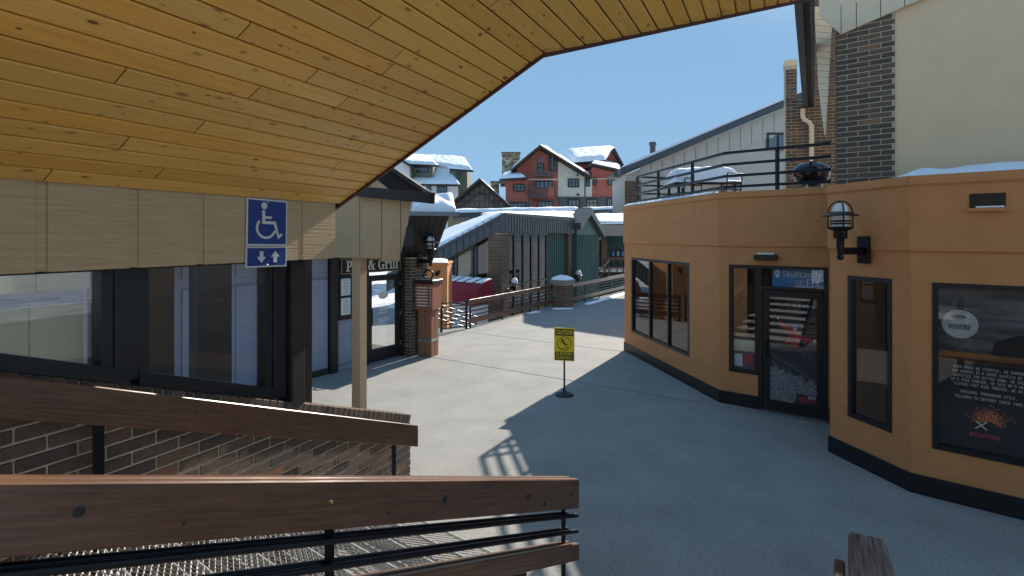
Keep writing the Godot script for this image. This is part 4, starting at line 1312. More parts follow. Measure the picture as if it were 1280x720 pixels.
	mb = MB.new()
	var q := [f2 * Vector3(0.84, 0.2, -0.05), f2 * Vector3(1.56, 0.2, -0.05), f2 * Vector3(1.56, 1.99, -0.05), f2 * Vector3(0.84, 1.99, -0.05)]
	mb.quad(q[0], q[1], q[2], q[3], f2.basis.z, [Vector2(0, 1), Vector2(1, 1), Vector2(1, 0), Vector2(0, 0)])
	part("print", mb, pm, p)
	text(p, "BON", f2 * Transform3D(Basis.IDENTITY, Vector3(1.485, 0.335, -0.048)), 0.05, "white", 0.11, "Droid Sans", true)
	text(p, "FIRE", f2 * Transform3D(Basis.IDENTITY, Vector3(1.485, 0.275, -0.048)), 0.05, "poster_red", 0.11, "Droid Sans", true)
	# blue sign in the transom
	var b := thing("transom_sign", "bright blue shop sign with white lettering above the glass door", "sign", f2 * Vector3(1.25, 2.2, -0.07))
	mb = MB.new(); mb.box(f2 * Transform3D(Basis.IDENTITY, Vector3(1.26, 2.335, -0.09)), Vector3(0.78, 0.34, 0.01))
	part("board", mb, "shop_blue", b)
	text(b, "Skullcandy", f2 * Transform3D(Basis.IDENTITY, Vector3(1.33, 2.39, -0.083)), 0.10, "white", 0.58)
	text(b, "FIX", f2 * Transform3D(Basis.IDENTITY, Vector3(1.50, 2.25, -0.083)), 0.13, "white", 0.20)
	text(b, "GET", f2 * Transform3D(Basis.IDENTITY, Vector3(1.31, 2.24, -0.083)), 0.09, "sign_white", 0.13)
	mb = MB.new()
	flat(mb, f2, ell(0.955, 2.405, 0.048, 0.052, 16), -0.0845, 0.0015)
	flat(mb, f2, [Vector2(0.925, 2.36), Vector2(0.985, 2.36), Vector2(0.978, 2.325), Vector2(0.932, 2.325)], -0.0845, 0.0015)
	part("emblem", mb, "white", b)
	mb = MB.new()
	for e in [[0.938, 2.40], [0.975, 2.395]]:
		var w4 := []
		for pp in ell(e[0], e[1], 0.013, 0.015, 10): w4.append(f2 * Vector3(pp.x, pp.y, -0.0828))
		mb.prism(w4, f2.basis.z * 0.001)
	part("emblem_eyes", mb, "shop_blue", b)
	# prints behind the side light
	var s := thing("window_print", "small colour print standing low behind the narrow shop side window", "print", f2 * Vector3(0.4, 0.6, -0.1))
	mb = MB.new(); mb.box(f2 * Transform3D(Basis.IDENTITY, Vector3(0.42, 0.93, -0.12)), Vector3(0.44, 0.56, 0.01))
	part("sheet", mb, "siding_grey", s)
	mb = MB.new(); mb.box(f2 * Transform3D(Basis.IDENTITY, Vector3(0.42, 1.07, -0.114)), Vector3(0.40, 0.20, 0.002))
	part("upper_print", mb, "panel_beige", s)
	mb = MB.new()
	mb.box(f2 * Transform3D(Basis.IDENTITY, Vector3(0.48, 0.83, -0.1135)), Vector3(0.16, 0.18, 0.003))
	part("red_print", mb, "poster_red", s)
	mb = MB.new(); mb.box(f2 * Transform3D(Basis.IDENTITY, Vector3(0.3, 0.80, -0.1135)), Vector3(0.14, 0.22, 0.003))
	part("white_print", mb, "white", s)

	# large display poster
	var im := Image.create(512, 512, false, Image.FORMAT_RGB8)
	var n1 := noise(71, 0.006, 5)
	var n2 := noise(72, 0.05, 4)
	for y in 512:
		for xx in 512:
			var c := Color(0.02, 0.018, 0.018)
			if y < 205:
				var v := clampf(0.5 + n1.get_noise_2d(xx * 0.8, y * 5.0) * 1.2 + n2.get_noise_2d(xx, y) * 0.35, 0, 1)
				c = Color(0.24, 0.235, 0.235).lerp(Color(0.40, 0.39, 0.385), v)
			elif y < 240:
				var v := clampf(0.5 + n1.get_noise_2d(xx * 0.7, y * 9.0) * 1.4, 0, 1)
				c = Color(0.46, 0.28, 0.13).lerp(Color(0.66, 0.43, 0.2), v) if y < 225 else Color(0.22, 0.11, 0.06).lerp(Color(0.3, 0.16, 0.09), v)
			im.set_pixel(xx, y, c)
	# clasped dark sleeve, stitching
	fillpoly(im, [Vector2(130, 205), Vector2(140, 165), Vector2(190, 140), Vector2(260, 130), Vector2(290, 60), Vector2(330, 20), Vector2(420, 30), Vector2(512, 10), Vector2(512, 205)], Color(0.085, 0.08, 0.082))
	fillpoly(im, [Vector2(165, 200), Vector2(175, 175), Vector2(230, 160), Vector2(300, 165), Vector2(330, 205)], Color(0.12, 0.115, 0.115))
	for i in 26:
		for xs in [18, 46]:
			if i % 2 == 0: fillpoly(im, [Vector2(xs, i * 8), Vector2(xs + 3, i * 8), Vector2(xs + 5, i * 8 + 6), Vector2(xs + 2, i * 8 + 6)], Color(0.36, 0.35, 0.34))
	var fr := RandomNumberGenerator.new(); fr.seed = 4
	for i in 900:
		var a := fr.randfn(0.0, 1.0)
		var hh := absf(fr.randfn(0, 1.0))
		var px := int(125 + a * 14.0 * (1.0 + 0.4 * hh)); var py := int(412 - hh * 17.0 + absf(a) * 6)
		if px > 1 and px < 505 and py > 250 and py < 505: im.fill_rect(Rect2i(px, py, 3, 2), [Color(0.85, 0.42, 0.16), Color(0.75, 0.25, 0.14), Color(0.55, 0.18, 0.12), Color(0.92, 0.68, 0.38)][i % 4])
	for i in 200:
		var px := int(fr.randfn(140, 60)); var py := int(fr.randfn(405, 22))
		if px > 1 and px < 505 and py > 280 and py < 505: im.fill_rect(Rect2i(px, py, 2, 2), Color(0.42, 0.22, 0.13))
	var dm := mat("display_print", Color.WHITE, 0.75)
	dm.albedo_texture = ImageTexture.create_from_image(im)
	var dp := thing("display_poster", "large black display poster with oval badge and campfire in the corner window", "poster", fb * Vector3(1.1, 0.6, -0.08))
	mb = MB.new()
	q = [fb * Vector3(0.25, 0.62, -0.075), fb * Vector3(2.05, 0.62, -0.075), fb * Vector3(2.05, 2.45, -0.075), fb * Vector3(0.25, 2.45, -0.075)]
	mb.quad(q[0], q[1], q[2], q[3], fb.basis.z, [Vector2(0, 1), Vector2(1, 1), Vector2(1, 0), Vector2(0, 0)])
	part("print", mb, dm, dp)
	var rows := [["BACK WHEN WE STARTED, WE BURNED", 1.545, 0.60], ["OUR BOARDS IN A GIANT bonfire AS A", 1.497, 0.62], ["SACRIFICE FOR BETTER SNOW. WE SAID", 1.447, 0.61], ["WE'D RIDE FOREVER, WE SAID WE'D WEAR", 1.399, 0.64], ["CLOTHES THAT RIDE FOREVER. WE DO.", 1.350, 0.58], ["ORIGINAL SNOWBOARD STYLE,", 1.268, 0.47], ["TAILORED TO DESTROY SINCE 1989.", 1.208, 0.58]]
	for r in rows:
		text(dp, r[0], fb * Transform3D(Basis.IDENTITY, Vector3(0.69, r[1], -0.073)), 0.030, "cream_text", r[2], "Droid Sans Mono", true)
	text(dp, "BONFIRE", fb * Transform3D(Basis.IDENTITY, Vector3(0.66, 0.80, -0.073)), 0.045, "poster_red", 0.26, "Droid Sans", true)
	mb = MB.new()
	bar(mb, fb * Vector3(0.58, 0.87, -0.072), fb * Vector3(0.68, 0.96, -0.072), 0.004, 0.010)
	bar(mb, fb * Vector3(0.68, 0.87, -0.0705), fb * Vector3(0.58, 0.96, -0.0705), 0.004, 0.010)
	part("crossed_axes", mb, "cream_text", dp)
	mb = MB.new()
	mb.lathe([Vector2(0.165, -0.004), Vector2(0.165, 0.006), Vector2(0.15, 0.010), Vector2(0.148, 0.006), Vector2(0.118, 0.005), Vector2(0.115, 0.009), Vector2(0.108, 0.009), Vector2(0.105, 0.004), Vector2(0, 0.004)], fb * Transform3D(Basis(Vector3(1, 0, 0), PI / 2), Vector3(0.442, 2.03, -0.068)), 28)
	var bd := part("badge", mb, "pewter", dp)
	text(bd, "BONFIRE", fb * Transform3D(Basis.IDENTITY, Vector3(0.442, 2.0, -0.062)), 0.055, "black", 0.20, "Droid Serif", true)
	text(bd, "25 YEARS", fb * Transform3D(Basis.IDENTITY, Vector3(0.442, 2.115, -0.060)), 0.028, "black", 0.14, "Droid Serif", true)
	mb = MB.new()
	var mt := []
	for pp in [Vector2(-0.09, 0), Vector2(-0.05, 0.03), Vector2(-0.03, 0.02), Vector2(0.01, 0.055), Vector2(0.045, 0.02), Vector2(0.06, 0.03), Vector2(0.09, 0)]: mt.append(fb * Vector3(0.442 + pp.x, 2.035 + pp.y, -0.0625))
	mb.prism(mt, fb.basis.z * 0.002)
	part("badge_mountain", mb, "galvanised", bd)

# ------------------------------------------------------------------ building above the shop
func rake_px(px: float) -> float:
	return 47.0 - (px - 1045.0) * 0.435
func upper_right():
	var Q := Vector2(5.02, 8.3)
	var D := Vector2(0.783, -0.622)
	var t := thing("upper_lodge", "beige stucco building with dark brick column rising behind the shop roof", "building", W(5.6, 3.5, 8.0))
	var a := onp(1046, 240, Q, D)
	var b := onp(1118.5, 240, Q, D)
	var c := onp(1500, 240, Q, D)
	var x := face(Vector2(a.x, -a.z), Vector2(b.x, -b.z))
	var w := Vector2(a.x, -a.z).distance_to(Vector2(b.x, -b.z))
	var mb := MB.new()
	mb.box(x * Transform3D(Basis.IDENTITY, Vector3(w * 0.5, 5.0, -0.30)), Vector3(w - 0.004, 3.2, 0.6))
	part("mortar", mb, "mortar", t)
	bricks(t, x * Transform3D(Basis.IDENTITY, Vector3(0, 0, 0)), w, 3.45, 6.35, 0.285, 0.0795, 0.0155, 0.012)
	bricks(t, x * Transform3D(Basis(Vector3(0, 1, 0), -PI / 2), Vector3(0, 0, -0.6)), 0.6, 3.45, 6.35, 0.285, 0.0795, 0.0155, 0.012)
	mb = MB.new()
	mb.box(x * Transform3D(Basis.IDENTITY, Vector3(w + 2.2, 5.4, -0.12)), Vector3(4.4, 4.4, 0.2))
	part("stucco_wall", mb, "stucco_beige", t)
	# boarded rake fascia across the top
	var br := [[1022, 0], [1046, 1], [1071.5, 1], [1101.5, 1], [1130, 1], [1156, 1]]
	var cuts := [1024.0, 1052.0, 1071.0, 1101.0, 1131.0, 1160.0, 1230.0, 1320.0]
	for i in cuts.size() - 1:
		var l: float = cuts[i] + 0.5
		var r: float = cuts[i + 1] - 0.5
		var y0: float = rake_px(l) if l > 1044 else 20.0
		var p := [onp(l, y0, Q, D), onp(r, rake_px(r), Q, D), onp(r, rake_px(r) - 95, Q, D), onp(l, y0 - 95, Q, D)]
		var off := x.basis.z * 0.06
		for k in 4: p[k] = p[k] + off
		mb = MB.new(); mb.prism(p, -x.basis.z * 0.055)
		part("fascia_board", mb, "siding_cream", t)
	# lapped return under the eave beside the column
	var pts := [[1021, 8], [1037, 20], [1038.5, 60], [1035, 140], [1031, 168], [1026, 110]]
	var qa := at(1021, 5, 8.6)
	for i in 20:
		var v0 := i / 20.0
		var yy0 := 8.0 + 160.0 * v0
		var yy1 := 8.0 + 160.0 * (i + 1) / 20.0 - 0.6
		var xl := 1018.0 + 8.0 * minf(v0, 0.6) + 20.0 * maxf(v0 - 0.6, 0.0)
		var xr := 1041.0 - 9.3 * v0
		mb = MB.new()
		mb.prism([at(xl, yy0, 8.9), at(xr, yy0 + 1.5, 8.6), at(xr, yy1 + 1.5, 8.6), at(xl, yy1, 8.9)], Vector3(0.02, 0, -0.03))
		part("lap_board", mb, "siding_cream", t)
	# side wall of brick further back
	var e := thing("brick_stack_wall", "tall brown brick wall and stack behind the roof deck grill", "brick wall", at(1010, 240, 12.9))
	var bx := face(Vector2(6.62, 12.85), Vector2(8.0, 12.4))
	mb = MB.new(); mb.box(bx * Transform3D(Basis.IDENTITY, Vector3(0.75, 4.7, -0.15)), Vector3(1.6, 3.2, 0.28))
	mb.box(bx * Transform3D(Basis.IDENTITY, Vector3(0.07, 6.7, -0.15)), Vector3(0.24, 0.9, 0.28))
	part("mortar", mb, "mortar", e)
	bricks(e, bx * Transform3D(Basis.IDENTITY, Vector3(-0.05, 0, -0.012)), 1.6, 3.6, 6.3, 0.25, 0.075, 0.012, 0.014)
	bricks(e, bx * Transform3D(Basis.IDENTITY, Vector3(-0.05, 0, -0.012)), 0.24, 6.3, 7.05, 0.18, 0.075, 0.012, 0.014)
	mb = MB.new(); mb.box(bx * Transform3D(Basis.IDENTITY, Vector3(0.79, 7.75, -0.15)), Vector3(0.60, 3.1, 0.27))
	part("mortar", mb, "mortar", e)
	bricks(e, bx * Transform3D(Basis.IDENTITY, Vector3(0.48, 0, -0.012)), 0.6, 6.3, 9.3, 0.25, 0.075, 0.012, 0.014, false)
	mb = MB.new(); mb.box(bx * Transform3D(Basis.IDENTITY, Vector3(0.07, 7.2, -0.15)), Vector3(0.27, 0.14, 0.31))
	part("chimney_cap", mb, "siding_cream", e)
	# eave with gutter and downspout
	var g := thing("eave_gutter", "long dark eave gutter with pale bent downspout beside the brick stack", "gutter", at(1006, 140, 12.6))
	var g0 := W(6.98, 6.14, 12.75)
	var g1 := W(3.60, 6.14, 6.75)
	mb = MB.new(); bar(mb, g0, g1, 0.10, 0.12)
	part("gutter", mb, "metal_slate", g)
	mb = MB.new(); bar(mb, g0 + Vector3(0.082, 0.0, 0.04), g1 + Vector3(0.082, 0.0, 0.04), 0.085, 0.06)
	part("soffit", mb, "dark_wood", g)
	mb = MB.new(); bar(mb, g0 + Vector3(0.145, 0.03, 0.07), g1 + Vector3(0.145, 0.03, 0.07), 0.05, 0.14)
	part("fascia", mb, "metal_slate", g)
	mb = MB.new()
	mb.tube([at(1003.5, 136, 12.6), at(1003.5, 146, 12.6), at(1006, 150, 12.6), at(1012, 153, 12.5), at(1014.5, 158, 12.5), at(1014.5, 212, 12.5)], 0.05, 10)
	part("downspout", mb, "siding_cream", g)

	# pale gabled building further off
	var z := 28.7
	var k := thing("pale_gabled_lodge", "pale boarded lodge with dark sloping roof edge and flue beyond the deck", "building", at(860, 250, z))
	far_prism(k, "wall", [[783, 262], [783, 218], [990, 134], [1050, 110], [1050, 262]], z, 4.0, "siding_pale")
	var px := 800.0
	while px < 990.0:
		var y0 := 216.0 - (px - 783.0) * 0.412
		var y1 := 216.0 - (px + 13.2 - 783.0) * 0.412
		far_prism(k, "frieze_board", [[px, y0], [px + 13.2, y1], [px + 13.2, y1 + 24 + (px - 800) * 0.05], [px, y0 + 22 + (px - 800) * 0.05]], z - 0.06, 0.055, "siding_pale")
		px += 14.0
	far_prism(k, "rake_fascia", [[775, 218], [775, 211], [990, 122], [1060, 93], [1060, 101], [990, 130]], z - 0.5, 0.6, "metal_slate")
	far_prism(k, "roof_deck", [[776, 210.5], [790, 205], [1060, 92.5], [1060, 97], [790, 211]], z - 0.49, 5.0, "metal_slate")
	far_prism(k, "snow", [[777, 209.5], [792, 200.5], [900, 156], [1058, 90], [1058, 92], [792, 204]], z - 0.42, 4.0, "snow")
	far_window(k, 958, 166, 986, 188, z - 0.03, 2, 1)
	var bb := MB.new()
	far_prism(k, "brick_base", [[781, 262], [781, 228], [801, 226], [801, 262]], z - 0.4, 0.4, "mortar")
	var ba := at(781, 262, z - 0.42)
	bricks(k, Transform3D(Basis.IDENTITY, Vector3(ba.x, 0, ba.z)), 0.86, ba.y, ba.y + 1.5, 0.25, 0.08, 0.014, 0.02, false)
	mb = MB.new()
	mb.lathe([Vector2(0.16, 5.9), Vector2(0.16, 8.1), Vector2(0.21, 8.12), Vector2(0.21, 8.26), Vector2(0.0, 8.3)], Transform3D(Basis.IDENTITY, Vector3(at(816, 0, z + 1).x, 0, -z - 1)), 14)
	part("flue", mb, "metal_slate", k)

# ------------------------------------------------------------------ roof deck
func deck():
	var t := thing("deck_railing", "black four bar metal railing around the shop roof deck", "railing", W(3.9, 3.84, 9.95))
	var D0 := W(3.25, 0, 13.9)
	var D1 := W(3.95, 0, 9.95)
	var D2 := W(5.30, 0, 8.89)
	for h in [4.58, 4.365, 4.15, 3.95]:
		var mb := MB.new()
		var back := D0 + Vector3(1.3, 0, -0.4)
		var y := Vector3(0, h, 0)
		bar(mb, back + y, D0 + y, 0.048, 0.048); bar(mb, D0 + y, D1 + y, 0.049, 0.048); bar(mb, D1 + y, D2 + y, 0.050, 0.048)
		part("rail", mb, "black_metal", t)
	var d2 := (D2 - D1).normalized()
	for p in [D0, D0.lerp(D1, 0.307), D0.lerp(D1, 0.704), D1 + d2 * 0.893, D0 + Vector3(1.3, 0, -0.4)]:
		var mb := MB.new()
		mb.box(Transform3D(Basis(Vector3.UP, 0.3), p + Vector3(0, 4.08, 0)), Vector3(0.05, 1.03, 0.05))
		part("post", mb, "black_metal", t)
	# kettle grill
	var g := thing("kettle_grill", "dark blue kettle grill standing on the shop roof deck", "grill", W(5.36, 3.58, 9.6))
	var c := Transform3D(Basis.IDENTITY, W(5.36, 4.17, 9.6))
	var prof := []
	for i in 9:
		var a := -PI / 2 + PI / 2 * i / 8.0
		prof.append(Vector2(cos(a) * 0.30, sin(a) * 0.24))
	prof.append(Vector2(0.31, 0.01))
	var mb := MB.new(); mb.lathe(prof, c, 26)
	part("bowl", mb, "kettle", g)
	prof = [Vector2(0.315, 0.015)]
	for i in 9:
		var a := PI / 2 * i / 8.0
		prof.append(Vector2(cos(a) * 0.312, 0.02 + sin(a) * 0.19))
	mb = MB.new(); mb.lathe(prof, c, 26)
	var lid := part("lid", mb, "kettle", g)
	mb = MB.new(); mb.tube([c * Vector3(-0.05, 0.20, 0), c * Vector3(-0.05, 0.25, 0), c * Vector3(0.05, 0.25, 0), c * Vector3(0.05, 0.20, 0)], 0.012, 8)
	part("handle", mb, "black", lid)
	for i in 3:
		var a := TAU * i / 3 + 0.4
		mb = MB.new(); mb.tube([c * Vector3(cos(a) * 0.15, -0.18, sin(a) * 0.15), c * Vector3(cos(a) * 0.27, -0.59, sin(a) * 0.27)], 0.014, 8)
		part("leg", mb, "galvanised", g)
	mb = MB.new(); mb.tube([c * Vector3(0.3, 0.02, 0.05), c * Vector3(0.4, 0.03, 0.05)], 0.014, 8)
	part("side_handle", mb, "black", g)
	# snow covered table and chairs
	var tb := thing("patio_table", "patio table buried under thick snow on the roof deck", "table", W(4.3, 3.58, 12.2))
	mb = MB.new(); mb.cbox(Transform3D(Basis.IDENTITY, W(4.3, 4.2, 12.2)), Vector3(1.45, 0.05, 0.9), 0.01)
	part("table_top", mb, "black_metal", tb)
	for i in [-1, 1]:
		for j in [-1, 1]:
			mb = MB.new(); boxat(mb, W(4.3 + i * 0.62, 3.88, 12.2 + j * 0.36), Vector3(0.05, 0.6, 0.05))
			part("leg", mb, "black_metal", tb)
	snow(tb, W(3.56, 4.225, 11.73), W(5.04, 4.225, 11.73), W(5.04, 4.225, 12.67), W(3.56, 4.225, 12.67), 0.38, 93, 30, 20, 0.16)
	var dr := thing("snow_drift", "low snow drift lying along the roof deck floor", "snow drift", W(3.9, 3.58, 11.6))
	snow(dr, W(3.4, 3.585, 13.2), W(3.95, 3.585, 10.4), W(4.7, 3.585, 10.6), W(4.5, 3.585, 13.3), 0.34, 94, 30, 16, 0.4)
	for i in 2:
		var ch := thing("patio_chair", "black metal patio chair standing in snow beside the buried table" if i == 0 else "second black metal patio chair, next to the buried table end", "chair", W(3.92 + i * 0.5, 3.58, 12.0 - i * 0.9), "deck chairs")
		var o := W(3.92 + i * 0.5, 3.58, 12.0 - i * 0.9)
		var bs := Transform3D(Basis(Vector3.UP, 0.3 + i * 0.2), o)
		mb = MB.new(); mb.cbox(bs * Transform3D(Basis.IDENTITY, Vector3(0, 0.42, 0)), Vector3(0.46, 0.03, 0.44), 0.006)
		part("seat", mb, "black_metal", ch)
		mb = MB.new()
		mb.tube([bs * Vector3(-0.22, 0.42, 0.2), bs * Vector3(-0.22, 0.74, 0.24), bs * Vector3(0.22, 0.74, 0.24), bs * Vector3(0.22, 0.42, 0.2)], 0.014, 8)
		mb.tube([bs * Vector3(-0.22, 0.58, 0.22), bs * Vector3(0.22, 0.58, 0.22)], 0.012, 8)
		part("backrest", mb, "black_metal", ch)
		for k in [[-1, -1], [1, -1], [-1, 1], [1, 1]]:
			mb = MB.new(); mb.tube([bs * Vector3(k[0] * 0.21, 0.41, k[1] * 0.2), bs * Vector3(k[0] * 0.22, 0.0, k[1] * 0.22)], 0.012, 8)
			part("leg", mb, "black_metal", ch)

# ------------------------------------------------------------------ walkway railing
func rail_run(t: Node3D, a: Vector3, b: Vector3, n: int, m: String):
	var d := (b - a).normalized()
	var sd := d.cross(Vector3.UP).normalized()
	var mb: MB
	plank("top_plank", a + Vector3(0, 0.95, 0), b + Vector3(0, 0.95, 0), 0.09, 0.17, 0.006, m, t)
	plank("lower_plank", a + Vector3(0, 0.32, 0), b + Vector3(0, 0.32, 0), 0.05, 0.17, 0.006, m, t)
	for i in 3:
		mb = MB.new()
		mb.tube([a + Vector3(0, 0.42 + i * 0.14, 0) + sd * 0.03, b + Vector3(0, 0.42 + i * 0.14, 0) + sd * 0.03], 0.022, 8)
		part("pipe_rail", mb, "black_metal", t)
	for i in n + 1:
		var p := a.lerp(b, clampf(float(i) / n, 0.012, 0.988))
		mb = MB.new(); mb.box(Transform3D(Basis(d, Vector3.UP, d.cross(Vector3.UP)), p + Vector3(0, 0.39, 0)), Vector3(0.06, 0.78, 0.04))
		part("post", mb, "black_metal", t)
func walkway():
	var t := thing("plaza_railing", "reddish plank railing with pipe rails between stair gate and brick pillar", "railing", W(0.2, 0, 20.5))
	rail_run(t, W(-1.43, 0, 17.75), W(1.80, 0, 23.4), 3, "rail_paint")
	var r := thing("plaza_railing", "dark brown plank railing beyond the snow capped brick pillar", "railing", W(4.3, 0, 27))
	rail_run(r, W(2.55, 0, 23.7), W(7.0, 0, 31.2), 5, "rail_paint")
	# pillar
	var p := thing("brick_pillar", "square brick pillar with concrete cap and snow on the walkway edge", "pillar", W(2.3, 0, 23.4))
	var x := Transform3D(Basis(Vector3.UP, -0.62), W(2.2, 0, 23.25))
	var mb := MB.new(); mb.box(x * Transform3D(Basis.IDENTITY, Vector3(0, 0.51, 0)), Vector3(0.64, 1.02, 0.64))
	part("mortar", mb, "mortar", p)
	for f in 4:
		bricks(p, x * Transform3D(Basis(Vector3.UP, PI / 2 * f), Vector3.ZERO) * Transform3D(Basis.IDENTITY, Vector3(-0.335, 0, 0.315)), 0.67, 0.0, 1.0, 0.225, 0.08, 0.014, 0.02, true)
	mb = MB.new(); mb.cbox(x * Transform3D(Basis.IDENTITY, Vector3(0, 1.1, 0)), Vector3(0.8, 0.15, 0.8), 0.015)
	part("cap", mb, "concrete", p)
	snow(p, x * Vector3(-0.37, 1.176, 0.37), x * Vector3(0.37, 1.176, 0.37), x * Vector3(0.37, 1.176, -0.37), x * Vector3(-0.37, 1.176, -0.37), 0.22, 95, 14, 14, 0.25)
	# barred return at the stair head
	var g := thing("stair_gate_rail", "black barred rail panel at the head of the lower stair", "railing", W(-1.8, 0, 17.4))
	var a := W(-1.5, 0, 17.62)
	var b := W(-2.25, 0, 17.05)
	for i in 8:
		mb = MB.new(); mb.tube([a + Vector3(0, 0.1 + i * 0.115, 0), b + Vector3(0, 0.1 + i * 0.115, 0)], 0.018, 8)
		part("bar", mb, "black_metal", g)
	for q in [a, b]:
		mb = MB.new(); boxat(mb, q + Vector3(0, 0.48, 0), Vector3(0.06, 0.96, 0.06), 0.6)
		part("post", mb, "black_metal", g)
	# sloping rail of the lower stair
	var l := thing("lower_stair_rail", "sloping steel handrail going down behind the barred rail", "railing", W(-2.2, 0, 17.9))
	for i in 4:
		mb = MB.new(); mb.tube([W(-2.75, 0.95 - i * 0.16, 17.5), W(-1.2, 0.25 - i * 0.16, 18.6)], 0.02, 8)
		part("rail", mb, "steel", l)
	for q in [W(-2.7, 0.0, 17.53), W(-1.25, -0.7, 18.56)]:
		mb = MB.new(); mb.tube([q + Vector3(0, -0.6, 0), q + Vector3(0, 0.92, 0)], 0.024, 8)
		part("post", mb, "black_metal", l)
	# ploughed snow along the edge
	var s := thing("snow_edge", "ragged line of ploughed snow under the walkway railing", "snow", W(2, 0, 22.5))
	for q in [[W(0.5, 0.004, 21.15), W(0.9, 0.004, 21.75), 0.05, 1], [W(3.2, 0.004, 24.0), W(6.9, 0.004, 30.4), 0.09, 2], [W(1.65, 0.004, 22.55), W(2.5, 0.004, 22.75), 0.05, 3]]:
		var d: Vector3 = (q[1] - q[0]).normalized().cross(Vector3.UP)
		snow(s, q[0], q[1], q[1] + d * 0.35, q[0] + d * 0.28, q[2], 100 + q[3], 40, 6, 0.15, "ridge")

